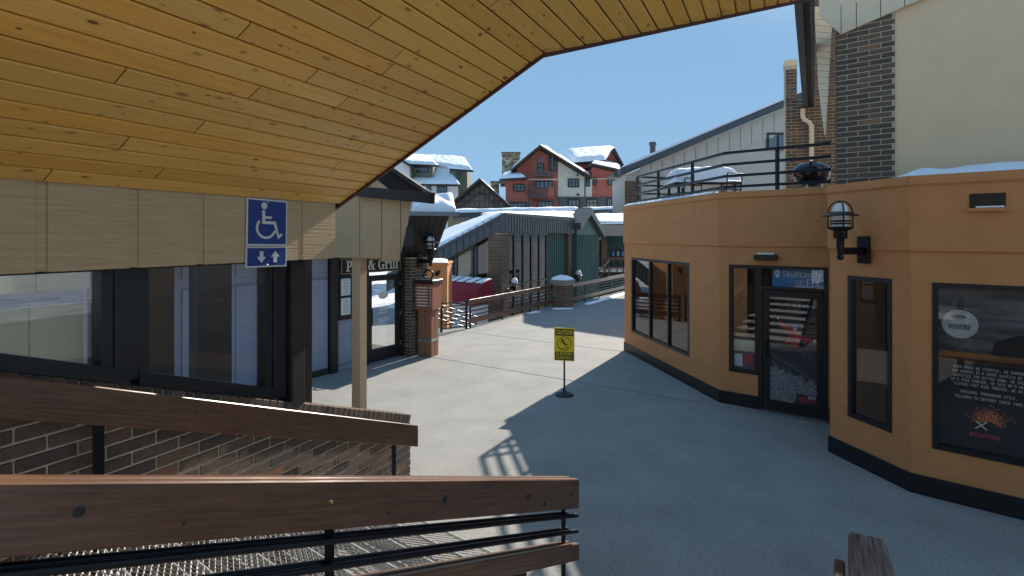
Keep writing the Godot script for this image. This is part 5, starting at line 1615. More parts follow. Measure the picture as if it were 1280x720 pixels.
# ------------------------------------------------------------------ green building below the walkway
var left_xf := Transform3D.IDENTITY
func LX(q: float, y: float, z: float) -> Vector3:
	return left_xf * Vector3(q, y, z)
func roof_l(q: float) -> float:      # roof height along the left side, q <= 0
	return 4.07 + 0.475 * q
func green_building():
	var t := thing("green_lodge", "dark green boarded lodge with tall windows, brick piers and snowy roof", "building", W(0, -3, 26))
	var C0 := Vector2(-0.55, 24.0)
	var e := Vector2(0.4415, 0.897)
	var fx := Transform3D(Basis(Vector3(e.x, 0, -e.y), Vector3.UP, Vector3(e.y, 0, e.x)), V(C0))
	var lx := Transform3D(Basis(Vector3(e.y, 0, e.x), Vector3.UP, Vector3(-e.x, 0, e.y)), V(C0))   # left face: x grows to the right, ends at 0
	left_xf = lx
	var mb := MB.new()
	# front wall
	part("front_wall", wall_open(fx, 13.5, -3.0, 4.0, 0.25, [[0.55, 5.6, -2.2, 3.2]]), "siding_green", t)
	mb = MB.new()
	var u := 5.8
	while u < 13.4:
		if u < 8.2 or u > 9.4: mb.box(fx * Transform3D(Basis.IDENTITY, Vector3(u, 0.4, 0.02)), Vector3(0.05, 6.8, 0.04))
		u += 0.28
	part("siding_battens", mb, "siding_green", t, true)
	# tall windows
	for i in 5:
		var a := 0.6 + i * 1.0
		glazing(t, fx * Transform3D(Basis.IDENTITY, Vector3(0, 0, -0.05)), a, a + 0.98, -2.1, 3.2, [], [0.75], 0.085, "bronze", "tinted_glass", "window", 0.04)
	# inside
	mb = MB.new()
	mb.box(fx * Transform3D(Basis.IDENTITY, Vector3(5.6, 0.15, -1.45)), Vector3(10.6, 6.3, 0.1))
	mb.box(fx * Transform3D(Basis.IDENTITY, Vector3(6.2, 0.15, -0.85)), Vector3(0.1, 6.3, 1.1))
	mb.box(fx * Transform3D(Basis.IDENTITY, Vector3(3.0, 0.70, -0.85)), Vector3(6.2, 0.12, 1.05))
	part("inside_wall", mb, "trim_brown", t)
	# brick piers
	for p in [[-0.25, 0.75, "corner"], [8.3, 1.0, "second"]]:
		mb = MB.new()
		mb.box(fx * Transform3D(Basis.IDENTITY, Vector3(p[0] + p[1] * 0.5, 0.1, -0.12)), Vector3(p[1] - 0.03, 6.2, 0.66))
		part("pier_mortar", mb, "mortar", t)
		bricks(t, fx * Transform3D(Basis.IDENTITY, Vector3(p[0], 0, 0.20)), p[1], -3.0, 3.2, 0.22, 0.08, 0.014, 0.025, false)
		bricks(t, fx * Transform3D(Basis(Vector3.UP, -PI / 2), Vector3(p[0] + 0.025, 0, -0.45)), 0.66, -3.0, 3.2, 0.22, 0.08, 0.014, 0.025, false)
	# fascia with standing seams
	mb = MB.new(); mb.box(fx * Transform3D(Basis.IDENTITY, Vector3(4.6, 3.65, 0.33)), Vector3(9.9, 0.84, 0.16))
	part("fascia", mb, "metal_slate", t)
	mb = MB.new()
	for i in 34: mb.box(fx * Transform3D(Basis.IDENTITY, Vector3(-0.2 + i * 0.29, 3.63, 0.42)), Vector3(0.03, 0.8, 0.03))
	part("fascia_seams", mb, "metal_slate", t, true)
	# left gable side
	var LW := 5.6
	var drop := 0.475
	mb = MB.new()
	mb.prism([LX(-LW, -3.0, -0.1), LX(-3.6, -3.0, -0.1), LX(-3.6, roof_l(-3.6) - 0.85, -0.1), LX(-LW, roof_l(-LW) - 0.85, -0.1)], lx.basis.z * -0.2)
	part("side_wall", mb, "paint_white", t)
	mb = MB.new(); mb.prism([LX(-3.6, -3.0, -0.1), LX(0.0, -3.0, -0.1), LX(0.0, 1.0, -0.1), LX(-3.6, 1.0, -0.1)], lx.basis.z * -0.2)
	part("side_wall", mb, "paint_white", t)
	mb = MB.new(); mb.prism([LX(-LW, -3.0, -1.3), LX(-0.3, -3.0, -1.3), LX(-0.3, roof_l(-0.3) - 0.15, -1.3), LX(-LW, roof_l(-LW) - 0.15, -1.3)], lx.basis.z * -0.1)
	part("inside_wall", mb, "panel_beige", t)
	for i in 3:
		var q0 := -3.5 + i * 1.08
		var q1 := q0 + 1.0
		var f := MB.new()
		for s in [[q0, q0 + 0.11], [q1 - 0.11, q1]]:
			f.prism([LX(s[0], 1.0, -0.06), LX(s[1], 1.0, -0.06), LX(s[1], roof_l(s[1]) - 0.83, -0.06), LX(s[0], roof_l(s[0]) - 0.83, -0.06)], lx.basis.z * -0.15)
		f.prism([LX(q0 + 0.11, 1.0, -0.06), LX(q1 - 0.11, 1.0, -0.06), LX(q1 - 0.11, 1.12, -0.06), LX(q0 + 0.11, 1.12, -0.06)], lx.basis.z * -0.14)
		var o := part("window", f, "metal_slate", t)
		var g := MB.new()
		g.prism([LX(q0 + 0.1, 1.1, -0.12), LX(q1 - 0.1, 1.1, -0.12), LX(q1 - 0.1, roof_l(q1) - 0.85, -0.12), LX(q0 + 0.1, roof_l(q0) - 0.85, -0.12)], lx.basis.z * -0.02)
		part("pane", g, "glass", o)
	mb = MB.new()
	mb.prism([LX(-LW - 0.6, roof_l(-LW - 0.6), 0.25), LX(0.42, 4.075, 0.25), LX(0.42, 3.24, 0.25), LX(0.0, 3.24, 0.25), LX(-LW - 0.6, roof_l(-LW - 0.6) - 0.8, 0.25)], lx.basis.z * -0.16)
	part("rake_fascia", mb, "metal_slate", t)
	mb = MB.new()
	for i in 17:
		var q := -LW - 0.5 + i * 0.36
		mb.prism([LX(q, roof_l(q) - 0.02, 0.28), LX(q + 0.03, roof_l(q + 0.03) - 0.02, 0.28), LX(q + 0.03, roof_l(q) - 0.78, 0.28), LX(q, roof_l(q) - 0.78, 0.28)], lx.basis.z * -0.028)
	part("rake_seams", mb, "metal_slate", t, true)
	# roof planes under snow
	var r0: Vector3 = LX(0.42, 4.09, 0.3)
	var r1: Vector3 = LX(-LW - 0.6, roof_l(-LW - 0.6) + 0.02, 0.3)
	var b1 := W(-6.3, 3.2, 41.5)
	var b0 := at(613, 268.0, 28.5)
	mb = MB.new(); mb.prism([r1, r0, b0, b1], Vector3(0, -0.12, 0))
	part("roof_slope", mb, "metal_slate", t)
	snow(t, r1 + Vector3(0, 0.01, 0), r0 + Vector3(0, 0.01, 0), b0, b1, 0.12, 110, 40, 24, 0.3, "snow", 0.3)
	var f0: Vector3 = fx * Vector3(-0.3, 4.09, 0.42)
	var f1: Vector3 = fx * Vector3(9.4, 4.09, 0.42)
	var h1 := at(722, 264, 38.0)
	var h0 := at(600, 267.5, 34.0)
	mb = MB.new(); mb.prism([f0, f1, h1, h0], Vector3(0, -0.1, 0))
	part("roof_slope", mb, "metal_slate", t)
	snow(t, f0.lerp(h0, 0.1) + Vector3(0, 0.015, 0), f1.lerp(h1, 0.12) + Vector3(0, 0.015, 0), h1, h0, 0.12, 111, 40, 16, 0.5)
	# ridge wall with a rounded snow cap
	far_prism(t, "ridge_wall", [[566, 273], [723, 269], [723, 263], [566, 266.5]], 37.0, 1.0, "metal_slate")
	snow(t, at(566, 266, 36.8), at(724, 262.5, 36.8), at(724, 260.5, 38.0), at(566, 264, 38.0), 0.22, 112, 50, 6, 0.3)
	# cross gable on the front
	var gz := 8.95
	mb = MB.new()
	var gx := fx * Transform3D(Basis.IDENTITY, Vector3(gz, 0, 0.5))
	mb.prism([gx * Vector3(0, -3, 0), gx * Vector3(4.4, -3, 0), gx * Vector3(4.4, 3.1, 0), gx * Vector3(1.75, 4.4, 0), gx * Vector3(0, 3.55, 0)], -fx.basis.z * 0.4)
	part("gable_wall", mb, "siding_green", t)
	mb = MB.new()
	for i in 15: mb.box(gx * Transform3D(Basis.IDENTITY, Vector3(0.15 + i * 0.29, 0.1, 0.02)), Vector3(0.05, 6.1, 0.04))
	part("siding_battens", mb, "siding_green", t, true)
	mb = MB.new()
	mb.prism([gx * Vector3(-0.3, 3.45, 0.35), gx * Vector3(1.7, 4.42, 0.35), gx * Vector3(4.7, 2.98, 0.35), gx * Vector3(4.7, 3.4, 0.35), gx * Vector3(1.7, 4.85, 0.35), gx * Vector3(-0.3, 3.85, 0.35)], -fx.basis.z * 0.9)
	part("gable_fascia", mb, "metal_slate", t)
	snow(t, gx * Vector3(1.7, 4.86, 0.3), gx * Vector3(4.7, 3.41, 0.3), gx * Vector3(4.7, 3.41, -0.5), gx * Vector3(1.7, 4.86, -0.5), 0.12, 113, 20, 8, 0.25)
	# lantern on the pier
	sconce("snow capped black lantern on the brick corner pier of the green lodge", fx * Transform3D(Basis.IDENTITY, Vector3(0.35, 0.55, 0.23)), 1.15, true)
	sconce("snow capped black lantern on the middle brick pier of the green lodge", fx * Transform3D(Basis.IDENTITY, Vector3(8.9, 0.3, 0.23)), 1.35, true)

	# entry deck further along
	var k := thing("entry_porch", "green lodge porch with grey beam, snowy deck and dark door", "porch", at(760, 340, 40))
	far_prism(k, "back_wall", [[728, 400], [728, 290], [800, 290], [800, 400]], 41.0, 0.4, "siding_green")
	mb = MB.new()
	for i in 24: mb.box(Transform3D(Basis.IDENTITY, at(729 + i * 2.6, 330, 40.98)), Vector3(0.06, 4.6, 0.06))
	part("siding_battens", mb, "siding_green", k, true)
	far_prism(k, "beam", [[736, 295], [736, 284], [742, 281], [800, 281], [800, 295]], 38.5, 0.5, "flashing")
	far_prism(k, "roof_deck", [[736, 283], [744, 277], [800, 277], [800, 283]], 38.6, 3.0, "metal_slate")
	snow(k, at(738, 280.5, 38.4), at(802, 279.5, 38.4), at(802, 268, 42.5), at(741, 268, 42.5), 0.22, 114, 30, 12, 0.5)
	far_prism(k, "gable", [[752, 279], [772, 264], [786, 284], [752, 284]], 43.0, 2.0, "siding_grey")
	far_prism(k, "ridge_cap", [[724, 268], [724, 263], [772, 261], [772, 266]], 42.8, 1.0, "metal_slate")
	snow(k, at(724, 263, 42.7), at(773, 261, 42.7), at(773, 259.5, 43.8), at(724, 261.5, 43.8), 0.2, 115, 30, 6, 0.3)
	far_prism(k, "brick_pier", [[753, 340], [753, 295], [759, 295], [759, 340]], 40.0, 0.5, "brick3")
	far_prism(k, "deck_floor", [[733, 340], [733, 336], [802, 336], [802, 340]], 38.2, 2.6, "snow")
	far_prism(k, "deck_base", [[733, 348], [733, 340.5], [802, 340.5], [802, 348]], 38.3, 2.4, "dark_wood")
	far_window(k, 741, 301, 752, 335, 40.9, 2, 2)
	mb = MB.new()
	mb.box(Transform3D(Basis.IDENTITY, at(746.5, 297, 40.8)), Vector3(0.7, 0.35, 0.1))
	part("door_sign", mb, "paint_white", k)
	for i in 3:
		far_prism(k, "poster", [[764.5 + i * 6, 322], [764.5 + i * 6, 312], [768.8 + i * 6, 312], [768.8 + i * 6, 322]], 40.8, 0.08, "black")
		far_prism(k, "poster_print", [[765.1 + i * 6, 320], [765.1 + i * 6, 314], [768.2 + i * 6, 314], [768.2 + i * 6, 320]], 40.75, 0.04, "shop_blue" if i != 1 else "panel_blue")
	# porch railing and steps
	var r := thing("porch_railing", "dark brown railing along the snowy porch deck", "railing", at(770, 340, 38))
	for y in [[322, 325], [333, 335.5]]:
		far_prism(r, "plank", [[754, y[1]], [754, y[0]], [802, y[0]], [802, y[1]]], 38.0, 0.08, "rail_paint")
	for i in 3: far_prism(r, "pipe_rail", [[754, 327.6 + i * 2.1], [754, 327 + i * 2.1], [802, 327 + i * 2.1], [802, 327.6 + i * 2.1]], 38.0, 0.04, "black_metal")
	for i in 5: far_prism(r, "post", [[755 + i * 8, 340], [755 + i * 8, 322], [756 + i * 8, 322], [756 + i * 8, 340]], 38.1, 0.06, "black_metal")
	var s := thing("porch_steps", "dark wooden steps with handrails up to the snowy porch", "steps", at(735, 345, 37))
	for i in 7:
		mb = MB.new()
		var c := at(738 - i * 1.6, 337.5 + i * 2.4, 37.9 - i * 0.3)
		mb.box(Transform3D(Basis(Vector3.UP, 0.35), c), Vector3(1.3, 0.06, 0.32))
		part("step", mb, "dark_wood", s)
	for o in [[-1.2, 0.1], [0.9, -0.3]]:
		mb = MB.new()
		var a := at(744, 326, 37.6) + Vector3(o[0] + 0.1, 0, o[1])
		var b := at(731, 341, 35.8) + Vector3(o[0], 0, o[1])
		bar(mb, a, b, 0.08, 0.14); bar(mb, a + Vector3(0, -0.45, 0), b + Vector3(0, -0.45, 0), 0.04, 0.05)
		bar(mb, b + Vector3(0, 0.05, 0), b + Vector3(0, -1.4, 0), 0.06, 0.06); bar(mb, a + Vector3(0, 0.05, 0), a + Vector3(0, -1.1, 0), 0.06, 0.06)
		part("handrail", mb, "rail_paint", s)

	# burgundy awning
	var w := thing("barrel_awning", "burgundy barrel awning with patches of snow over the lower entrance", "awning", W(-1.8, 0.6, 23.2))
	var ax := Transform3D(Basis(Vector3.UP, -0.72), W(-2.85, 0, 24.3))
	var len := 2.75
	mb = MB.new()
	var arc := []
	for i in 11:
		var a := PI / 2 * i / 10.0
		arc.append(Vector3(0, 0.42 + sin(a) * 0.82, cos(a) * 1.1))
	for i in 10:
		for k2 in 5:
			var x0 := len * k2 / 5.0
			var x1 := len * (k2 + 1) / 5.0
			var pa: Vector3 = arc[i]
			var pb: Vector3 = arc[i + 1]
			mb.quad(ax * (pa + Vector3(x0, 0, 0)), ax * (pa + Vector3(x1, 0, 0)), ax * (pb + Vector3(x1, 0, 0)), ax * (pb + Vector3(x0, 0, 0)), ax.basis * Vector3(0, pa.y - 0.4, pa.z))
	mb.quad(ax * Vector3(0, 0.22, 1.1), ax * Vector3(len, 0.22, 1.1), ax * Vector3(len, 0.42, 1.1), ax * Vector3(0, 0.42, 1.1), ax.basis.z)
	for xx in [0.0, len]:
		var end := [ax * Vector3(xx, 0.22, 0), ax * Vector3(xx, 0.22, 1.1)]
		for q in arc: end.append(ax * ((q as Vector3) + Vector3(xx, 0, 0)))
		for i in range(1, end.size() - 1): mb.tri(end[0], end[i], end[i + 1], ax.basis.x * (1.0 if xx > 0 else -1.0))
	part("canvas", mb, "canvas_red", w)
	for k2 in 5:
		var q := []
		for i in [6, 10]:
			for xx in [0.06, 0.46]: q.append(ax * ((arc[i] as Vector3) + Vector3(len * k2 / 5.0 + xx, 0.03, 0)))
		snow(w, q[0], q[1], q[3], q[2], 0.05, 120 + k2, 10, 8, 0.12, "snow_patch")
	mb = MB.new()
	for q in [[0.35, 0.4], [1.15, 0.3], [1.85, 0.45]]:
		for i in 6: mb.box(ax * Transform3D(Basis.IDENTITY, Vector3(q[0] + q[1] * i / 6.0, 0.32, 1.104)), Vector3(q[1] / 9.0, 0.06 + 0.02 * (i % 2), 0.006))
	part("lettering", mb, "white", w)
	mb = MB.new()
	for xx in [0.04, len * 0.5, len - 0.04]:
		mb.tube([ax * Vector3(xx, 0.24, 1.05), ax * Vector3(xx, 0.24, 0.0)], 0.02, 6)
	part("frame", mb, "galvanised", w)
	# terracotta pier left of the awning
	var o := thing("stucco_pier", "low terracotta stucco pier with snow on top beside the awning", "pier", at(545, 400, 19.5))
	far_prism(o, "body", [[522, 480], [522, 331], [559, 331], [559, 480]], 19.5, 1.6, "stucco")
	far_prism(o, "cap", [[521, 331], [521, 328.5], [560, 328.5], [560, 331]], 19.45, 1.7, "stucco")
	snow(o, at(521.5, 328.3, 19.5), at(559.5, 328.3, 19.5), at(559.5, 324.5, 21.1), at(521.5, 324.5, 21.1), 0.07, 130, 20, 8, 0.2)
	mb = MB.new()
	var em := []
	for q in [[543, 343], [545.5, 338], [547, 341], [549, 336.5], [550, 340], [548, 344], [546, 345.5]]: em.append(at(q[0], q[1], 19.47))
	mb.prism(em, Vector3(0, 0, 0.02))
	part("emblem", mb, "black_metal", o)

# ------------------------------------------------------------------ far buildings
func stone_tower(label: String, pts: Array, z: float, depth: float):
	var t := thing("stone_chimney", label, "chimney", at(pts[0][0], pts[0][1], z))
	far_prism(t, "core", pts, z, depth, "mortar")
	# uneven stones
	var x0: float = pts[0][0]
	var x1: float = pts[2][0]
	var y0: float = pts[1][1]
	var y1: float = pts[0][1]
	var y := y0
	var mbs := {}
	while y < y1 - 0.6:
		var h := rng.randf_range(1.3, 2.6)
		var x := x0
		while x < x1 - 0.4:
			var w := minf(rng.randf_range(2.0, 5.0), x1 - x)
			var k: String = ["stone", "stone", "brick3", "siding_tan", "panel_beige"][rng.randi() % 5]
			if not mbs.has(k): mbs[k] = MB.new()
			var c := at(x + w * 0.5, y + h * 0.5, z - 0.03)
			mbs[k].box(Transform3D(Basis.IDENTITY, c), Vector3((w - 0.3) * z / F, (h - 0.3) * z / F, rng.randf_range(0.06, 0.16)))
			x += w
		y += h
	for k in mbs: part("stonework", mbs[k], k, t, true)
	far_prism(t, "cap", [[x0 - 0.8, y0], [x0 - 0.8, y0 - 1.2], [x1 + 0.8, y0 - 1.2], [x1 + 0.8, y0]], z - 0.2, depth + 0.4, "siding_grey")
	return t
func far_buildings():
	var z := 60.0
	var t := thing("red_lodge", "red and cream alpine lodge with gabled snowy roofs and balconies", "building", at(690, 262, z))
	# walls
	far_prism(t, "wall", [[646, 300], [646, 208], [675, 184], [697.5, 199], [697.5, 300]], z, 12.0, "stucco_red")
	far_prism(t, "cream_wall", [[697.6, 247], [697.6, 199], [740, 224], [740, 247]], z, 11.9, "paint_cream")
	far_prism(t, "grey_wall", [[697.6, 300], [697.6, 247.2], [784, 247.2], [784, 300]], z - 0.05, 12.0, "siding_grey")
	far_prism(t, "wall", [[740.1, 247], [740.1, 203], [783, 214], [783, 247]], z, 11.8, "stucco_red")
	far_prism(t, "wall", [[632, 252], [632, 223], [661, 223], [661, 252]], z - 1.0, 8.0, "stucco_red")
	far_prism(t, "grey_wall", [[633, 300], [633, 252.2], [662, 252.2], [662, 300]], z - 1.05, 8.0, "siding_grey")
	far_prism(t, "wall", [[742, 214], [756, 196], [768, 186], [777, 206], [777, 214]], z + 5.0, 6.0, "stucco_red")
	far_prism(t, "wall", [[708, 222], [708, 203.5], [758, 201.5], [758, 222]], z + 3.0, 4.0, "stucco_red")
	# trim bands
	for b in [[646, 697, 223.5, 225], [740, 784, 223, 223.8], [697, 784, 246, 247.4], [646, 697, 250, 251]]:
		far_prism(t, "trim_band", [[b[0], b[3]], [b[0], b[2]], [b[1], b[2]], [b[1], b[3]]], z - 0.12, 0.14, "paint_cream" if b[2] < 230 else "siding_grey")
	# roofs: slabs with overhang, fascia and snow
	for r in [[[639, 211], [675, 181], 0], [[675, 181], [739, 220], 1]]:
		var a: Array = r[0]
		var b: Array = r[1]
		far_prism(t, "roof", [[a[0], a[1]], [b[0], b[1]], [b[0], b[1] + 3.2], [a[0], a[1] + 3.2]], z - 1.6, 13.0, "dark_wood")
		far_prism(t, "fascia", [[a[0], a[1] + 0.2], [b[0], b[1] + 0.2], [b[0], b[1] + 1.3], [a[0], a[1] + 1.3]], z - 1.66, 0.06, "warm_wood")
		snow(t, at(a[0], a[1], z - 1.6) + Vector3(0, 0.02, 0), at(b[0], b[1], z - 1.6) + Vector3(0, 0.02, 0), at(b[0], b[1], z - 1.6) + Vector3(0, 0.02, -12), at(a[0], a[1], z - 1.6) + Vector3(0, 0.02, -12), 0.22 if r[2] == 0 else 0.4, 140 + r[2], 24, 16, 0.5)
	# second gable roof: its snowy slope faces us, rising to a ridge on the right
	snow(t, at(718, 203, z + 2), at(757, 200, z + 2), at(769, 184.5, z + 9), at(706, 189, z + 9), 0.5, 143, 24, 14, 0.6)
	far_prism(t, "roof", [[718, 204.5], [718, 203], [757, 200], [757, 202.5]], z + 1.9, 2.0, "dark_wood")
	far_prism(t, "roof", [[768, 184], [780, 206], [778, 208], [766, 187]], z + 4.0, 6.0, "dark_wood")
	far_prism(t, "roof", [[738, 204], [776, 212.5], [776, 214.5], [738, 206]], z - 1.3, 8.0, "dark_wood")
	snow(t, at(740, 204, z - 1.2), at(775, 211.5, z - 1.2), at(775, 206, z + 6), at(742, 199.5, z + 6), 0.3, 144, 20, 10, 0.4)
	far_prism(t, "roof", [[624, 225.5], [624, 223.5], [659, 221.5], [659, 224]], z - 2.0, 8.0, "dark_wood")
	snow(t, at(625, 223.3, z - 2.0), at(658, 221.5, z - 2.0), at(648, 215, z + 2), at(628, 218, z + 2), 0.4, 145, 20, 10, 0.4)
	# windows
	for w in [[641.7, 230, 655.8, 239.2, 3, 2, -1.05], [671.7, 204.2, 680, 215, 2, 2, -0.05], [685.8, 196, 690, 214.2, 1, 2, -0.05], [692, 198, 696.5, 214, 1, 2, -0.05], [669.7, 226, 690.8, 235.5, 4, 1, -0.05], [710, 223.3, 724, 234.2, 3, 2, -0.05], [732.2, 222.5, 737.5, 233.3, 1, 2, -0.05], [741.7, 222, 745.8, 232, 1, 2, -0.05], [759.7, 220.5, 774.2, 231.7, 3, 1, -0.05], [710, 249.2, 725, 258.3, 3, 1, -0.1], [732.5, 248.5, 746.7, 259.2, 3, 2, -0.1], [758.8, 247.8, 765, 259.2, 2, 1, -0.1], [768.3, 247.8, 774.2, 259.2, 2, 1, -0.1], [672, 251, 691, 261, 4, 1, -0.05], [637, 253, 657, 261, 4, 1, -1.1], [645.5, 253, 646.5, 254, 1, 1, -1.1]]:
		if w[2] - w[0] > 2: far_window(t, w[0], w[1], w[2], w[3], z + w[6], w[4], w[5])
	for v in [[720.8, 217.8, 723.3, 219.7], [720.8, 242.2, 724.2, 244.5]]:
		far_prism(t, "vent", [[v[0], v[3]], [v[0], v[1]], [v[2], v[1]], [v[2], v[3]]], z - 0.06, 0.08, "black")
	# recessed upper balcony: dark posts, rails, gable transom
	far_prism(t, "gable_window", [[671, 202], [680, 195.5], [680, 201], [674, 202]], z - 0.06, 0.08, "far_glass")
	for p in [[667, 192, 220], [689.5, 190, 220], [662, 230, 262], [693.5, 228, 262], [730.5, 219, 262]]:
		far_prism(t, "post", [[p[0], p[2]], [p[0], p[1]], [p[0] + 1.7, p[1]], [p[0] + 1.7, p[2]]], z - 1.2, 0.15, "siding_grey")
	for b in [[669, 691, 214, 220, -1.2], [662, 685, 234, 246, -1.8]]:
		var zb: float = z + b[4]
		far_prism(t, "balcony_floor", [[b[0], b[3]], [b[0], b[3] - 1.2], [b[1], b[3] - 1.2], [b[1], b[3]]], zb, 1.8, "siding_grey")
		far_prism(t, "balcony_rail", [[b[0], b[2] + 1], [b[0], b[2]], [b[1], b[2]], [b[1], b[2] + 1]], zb, 0.1, "siding_grey")
		var mb := MB.new()
		var px: float = b[0] + 0.5
		while px < b[1]:
			mb.box(Transform3D(Basis.IDENTITY, at(px, (b[2] + b[3]) * 0.5, zb + 0.05)), Vector3(0.04, (b[3] - b[2]) * zb / F, 0.04))
			px += 1.3
		part("balusters", mb, "siding_grey", t, true)
	far_prism(t, "balcony_panel", [[685.5, 245], [685.5, 233.5], [692, 233.5], [692, 245]], z - 1.9, 0.3, "stucco_red")
	# glazed timber gable
	var g := thing("timber_gable_hall", "dark timber gabled hall with a large glazed gable end", "building", at(599, 262, 52))
	far_prism(g, "wall", [[560, 300], [560, 257], [599.5, 228], [636, 256], [636, 300]], 52.0, 6.0, "amber_glass")
	for r in [[[558, 258], [599.5, 222.5]], [[599.5, 222.5], [639, 258]]]:
		var a: Array = r[0]
		var b: Array = r[1]
		far_prism(g, "roof", [[a[0], a[1]], [b[0], b[1]], [b[0], b[1] + 4.0], [a[0], a[1] + 4.0]], 50.6, 7.5, "dark_wood")
		far_prism(g, "fascia", [[a[0], a[1] + 0.3], [b[0], b[1] + 0.3], [b[0], b[1] + 1.7], [a[0], a[1] + 1.7]], 50.54, 0.05, "warm_wood")
		snow(g, at(a[0], a[1], 50.7) + Vector3(0, 0.02, 0), at(b[0], b[1], 50.7) + Vector3(0, 0.02, 0), at(b[0], b[1], 50.7) + Vector3(0, 0.02, -7), at(a[0], a[1], 50.7) + Vector3(0, 0.02, -7), 0.1, 150, 12, 8, 0.4)
	for i in 11:
		var px := 569.0 + i * 6.0
		var top := 231.0 + absf(px - 599.5) * 0.72
		far_prism(g, "mullion", [[px - 0.7, 275], [px - 0.7, top], [px + 0.7, top], [px + 0.7, 275]], 51.8, 0.2, "siding_grey")
	for y in [243.0, 251.0, 259.0]:
		var half: float = (y - 229.0) * 1.25
		half = minf(half, 37.0)
		far_prism(g, "transom_bar", [[599.5 - half, y + 0.6], [599.5 - half, y - 0.6], [599.5 + half, y - 0.6], [599.5 + half, y + 0.6]], 51.85, 0.16, "siding_grey")
	for d in [[571, 262, 599, 239], [628, 262, 600, 239]]:
		far_prism(g, "brace", [[d[0], d[1]], [d[2], d[3]], [d[2], d[3] + 2], [d[0], d[1] + 2]], 51.7, 0.2, "metal_slate")
	stone_tower("tall square stone chimney tower behind the red lodge", [[627.5, 232], [627.5, 191], [650, 191], [650, 232]], 63.0, 1.8)
	stone_tower("short stone chimney between timber hall and red lodge", [[613.5, 262], [613.5, 227.5], [623.5, 227.5], [623.5, 262]], 62.0, 1.2)

	# white and olive lodge
	var zw := 70.0
	var w := thing("white_lodge", "white and olive lodge with broad snow covered roofs and a dormer", "building", at(545, 260, zw))
	far_prism(w, "wall", [[514, 300], [514, 230], [571, 230], [571, 300]], zw, 9.0, "paint_white")
	far_prism(w, "olive_wall", [[562, 300], [562, 212], [584, 212], [584, 300]], zw + 2.0, 9.0, "olive")
	far_prism(w, "gable_wall", [[480, 300], [480, 215], [500, 199], [512, 208], [512, 300]], zw - 1.0, 9.0, "paint_white")
	far_prism(w, "dormer", [[512, 224], [512, 206], [541, 206], [541, 222]], zw + 0.5, 6.0, "olive")
	snow(w, at(511, 229, zw - 0.8), at(575.5, 230.5, zw - 0.8), at(556, 203, zw + 7), at(512, 206, zw + 7), 0.35, 160, 40, 20, 0.5)
	far_prism(w, "eave", [[510, 231.5], [510, 229.3], [576, 230.6], [576, 232.8]], zw - 0.9, 0.4, "dark_wood")
	snow(w, at(503, 203.5, zw - 0.2), at(548.5, 206.5, zw - 0.2), at(538, 195.5, zw + 7), at(504, 193.5, zw + 7), 0.35, 161, 30, 14, 0.5)
	far_prism(w, "eave", [[503, 206], [503, 204], [549, 206.6], [549, 208.6]], zw - 0.3, 0.3, "dark_wood")
	snow(w, at(545, 206, zw + 4), at(591, 212.5, zw + 1.2), at(580.5, 197, zw + 9), at(530, 194, zw + 9), 0.35, 162, 40, 14, 0.5)
	far_prism(w, "eave", [[562, 212.5], [562, 210.5], [591.5, 212.6], [591.5, 215]], zw + 1.0, 0.4, "dark_wood")
	far_prism(w, "roof", [[500, 197], [520, 210.5], [519, 213], [500, 200.5]], zw - 2.0, 6.0, "dark_wood")
	far_window(w, 520.5, 208.5, 535, 215.5, zw + 0.45, 3, 1)
	far_window(w, 545.8, 232.5, 559, 241, zw - 0.05, 3, 1)
	far_window(w, 533, 231.8, 539, 240, zw - 0.05, 1, 1)
	far_window(w, 525, 231.5, 529.5, 240, zw - 0.05, 1, 1)
	far_window(w, 572, 214.8, 577.5, 218.8, zw + 1.95, 1, 1)

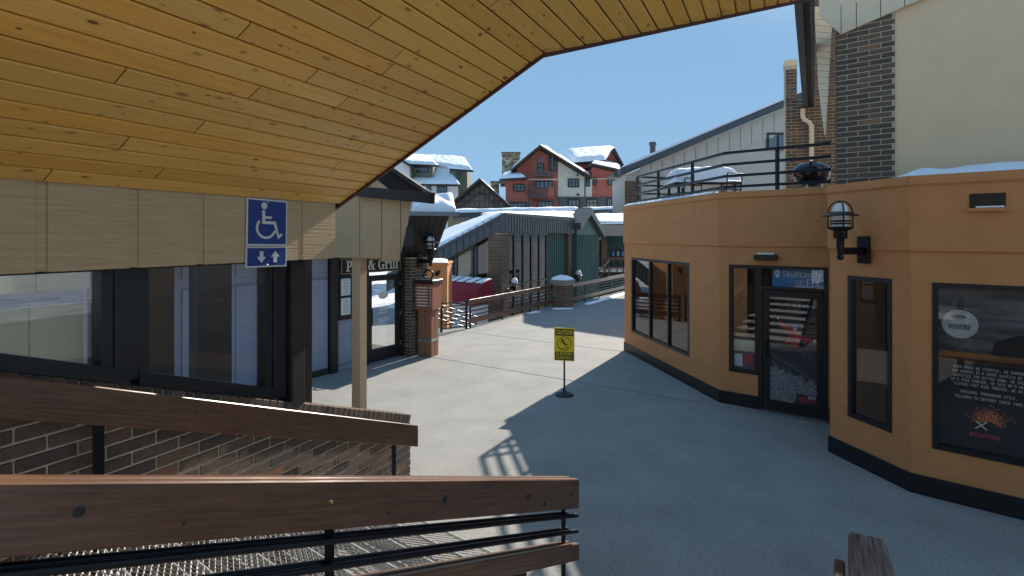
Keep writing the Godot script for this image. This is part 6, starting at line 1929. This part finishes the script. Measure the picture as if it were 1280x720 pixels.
# ------------------------------------------------------------------ small things on the plaza
func small_things():
	var t := thing("caution_sign", "yellow and black caution slippery surface sign on a round black base", "sign", W(1.0, 0, 10.25))
	var o := W(1.0, 0, 10.25)
	var mb := MB.new()
	mb.lathe([Vector2(0.17, 0.0), Vector2(0.172, 0.018), Vector2(0.15, 0.035), Vector2(0.09, 0.055), Vector2(0.04, 0.075), Vector2(0.028, 0.10), Vector2(0.018, 0.13), Vector2(0.016, 0.68), Vector2(0, 0.68)], Transform3D(Basis.IDENTITY, o), 28)
	part("stand", mb, "black", t)
	var x := Transform3D(Basis(Vector3.UP, -0.22), o + Vector3(0, 0.66, 0))
	mb = MB.new(); mb.cbox(x * Transform3D(Basis.IDENTITY, Vector3(0, 0.315, 0)), Vector3(0.385, 0.63, 0.03), 0.006)
	var p := part("panel", mb, "sign_yellow", t)
	mb = MB.new()
	mb.box(x * Transform3D(Basis.IDENTITY, Vector3(0, 0.545, 0.0155)), Vector3(0.35, 0.13, 0.002))
	mb.box(x * Transform3D(Basis.IDENTITY, Vector3(0, 0.095, 0.0155)), Vector3(0.35, 0.155, 0.002))
	var ring := ell(0, 0.33, 0.135, 0.135, 28)
	for i in 28:
		var a: Vector2 = ring[i]
		var b: Vector2 = ring[(i + 1) % 28]
		flat(mb, x, [a, b, (b - Vector2(0, 0.33)) * 0.91 + Vector2(0, 0.33), (a - Vector2(0, 0.33)) * 0.91 + Vector2(0, 0.33)], 0.0145, 0.002)
	# tumbling figure and floor line
	flat(mb, x, ell(-0.045, 0.405, 0.019, 0.019, 12), 0.0145, 0.002)
	flat(mb, x, [Vector2(-0.055, 0.385), Vector2(-0.025, 0.395), Vector2(0.03, 0.325), Vector2(0.0, 0.305)], 0.0145, 0.002)
	flat(mb, x, [Vector2(0.0, 0.335), Vector2(0.02, 0.305), Vector2(0.075, 0.315), Vector2(0.08, 0.33), Vector2(0.03, 0.33)], 0.0145, 0.002)
	flat(mb, x, [Vector2(0.005, 0.32), Vector2(0.025, 0.31), Vector2(0.05, 0.275), Vector2(0.085, 0.27), Vector2(0.08, 0.26), Vector2(0.042, 0.262)], 0.0145, 0.002)
	flat(mb, x, [Vector2(-0.02, 0.39), Vector2(0.03, 0.40), Vector2(0.03, 0.412), Vector2(-0.025, 0.405)], 0.0145, 0.002)
	flat(mb, x, [Vector2(-0.05, 0.375), Vector2(-0.085, 0.345), Vector2(-0.078, 0.335), Vector2(-0.04, 0.36)], 0.0145, 0.002)
	flat(mb, x, [Vector2(-0.07, 0.245), Vector2(0.07, 0.245), Vector2(0.07, 0.235), Vector2(-0.07, 0.235)], 0.0145, 0.002)
	part("black_print", mb, "black", p)
	text(p, "CAUTION", x * Transform3D(Basis.IDENTITY, Vector3(0, 0.545, 0.0165)), 0.085, "sign_yellow", 0.31, "Droid Sans", true)
	text(p, "SLIPPERY", x * Transform3D(Basis.IDENTITY, Vector3(0, 0.132, 0.0165)), 0.055, "sign_yellow", 0.31, "Droid Sans", true)
	text(p, "SURFACE", x * Transform3D(Basis.IDENTITY, Vector3(0, 0.06, 0.0165)), 0.055, "sign_yellow", 0.31, "Droid Sans", true)
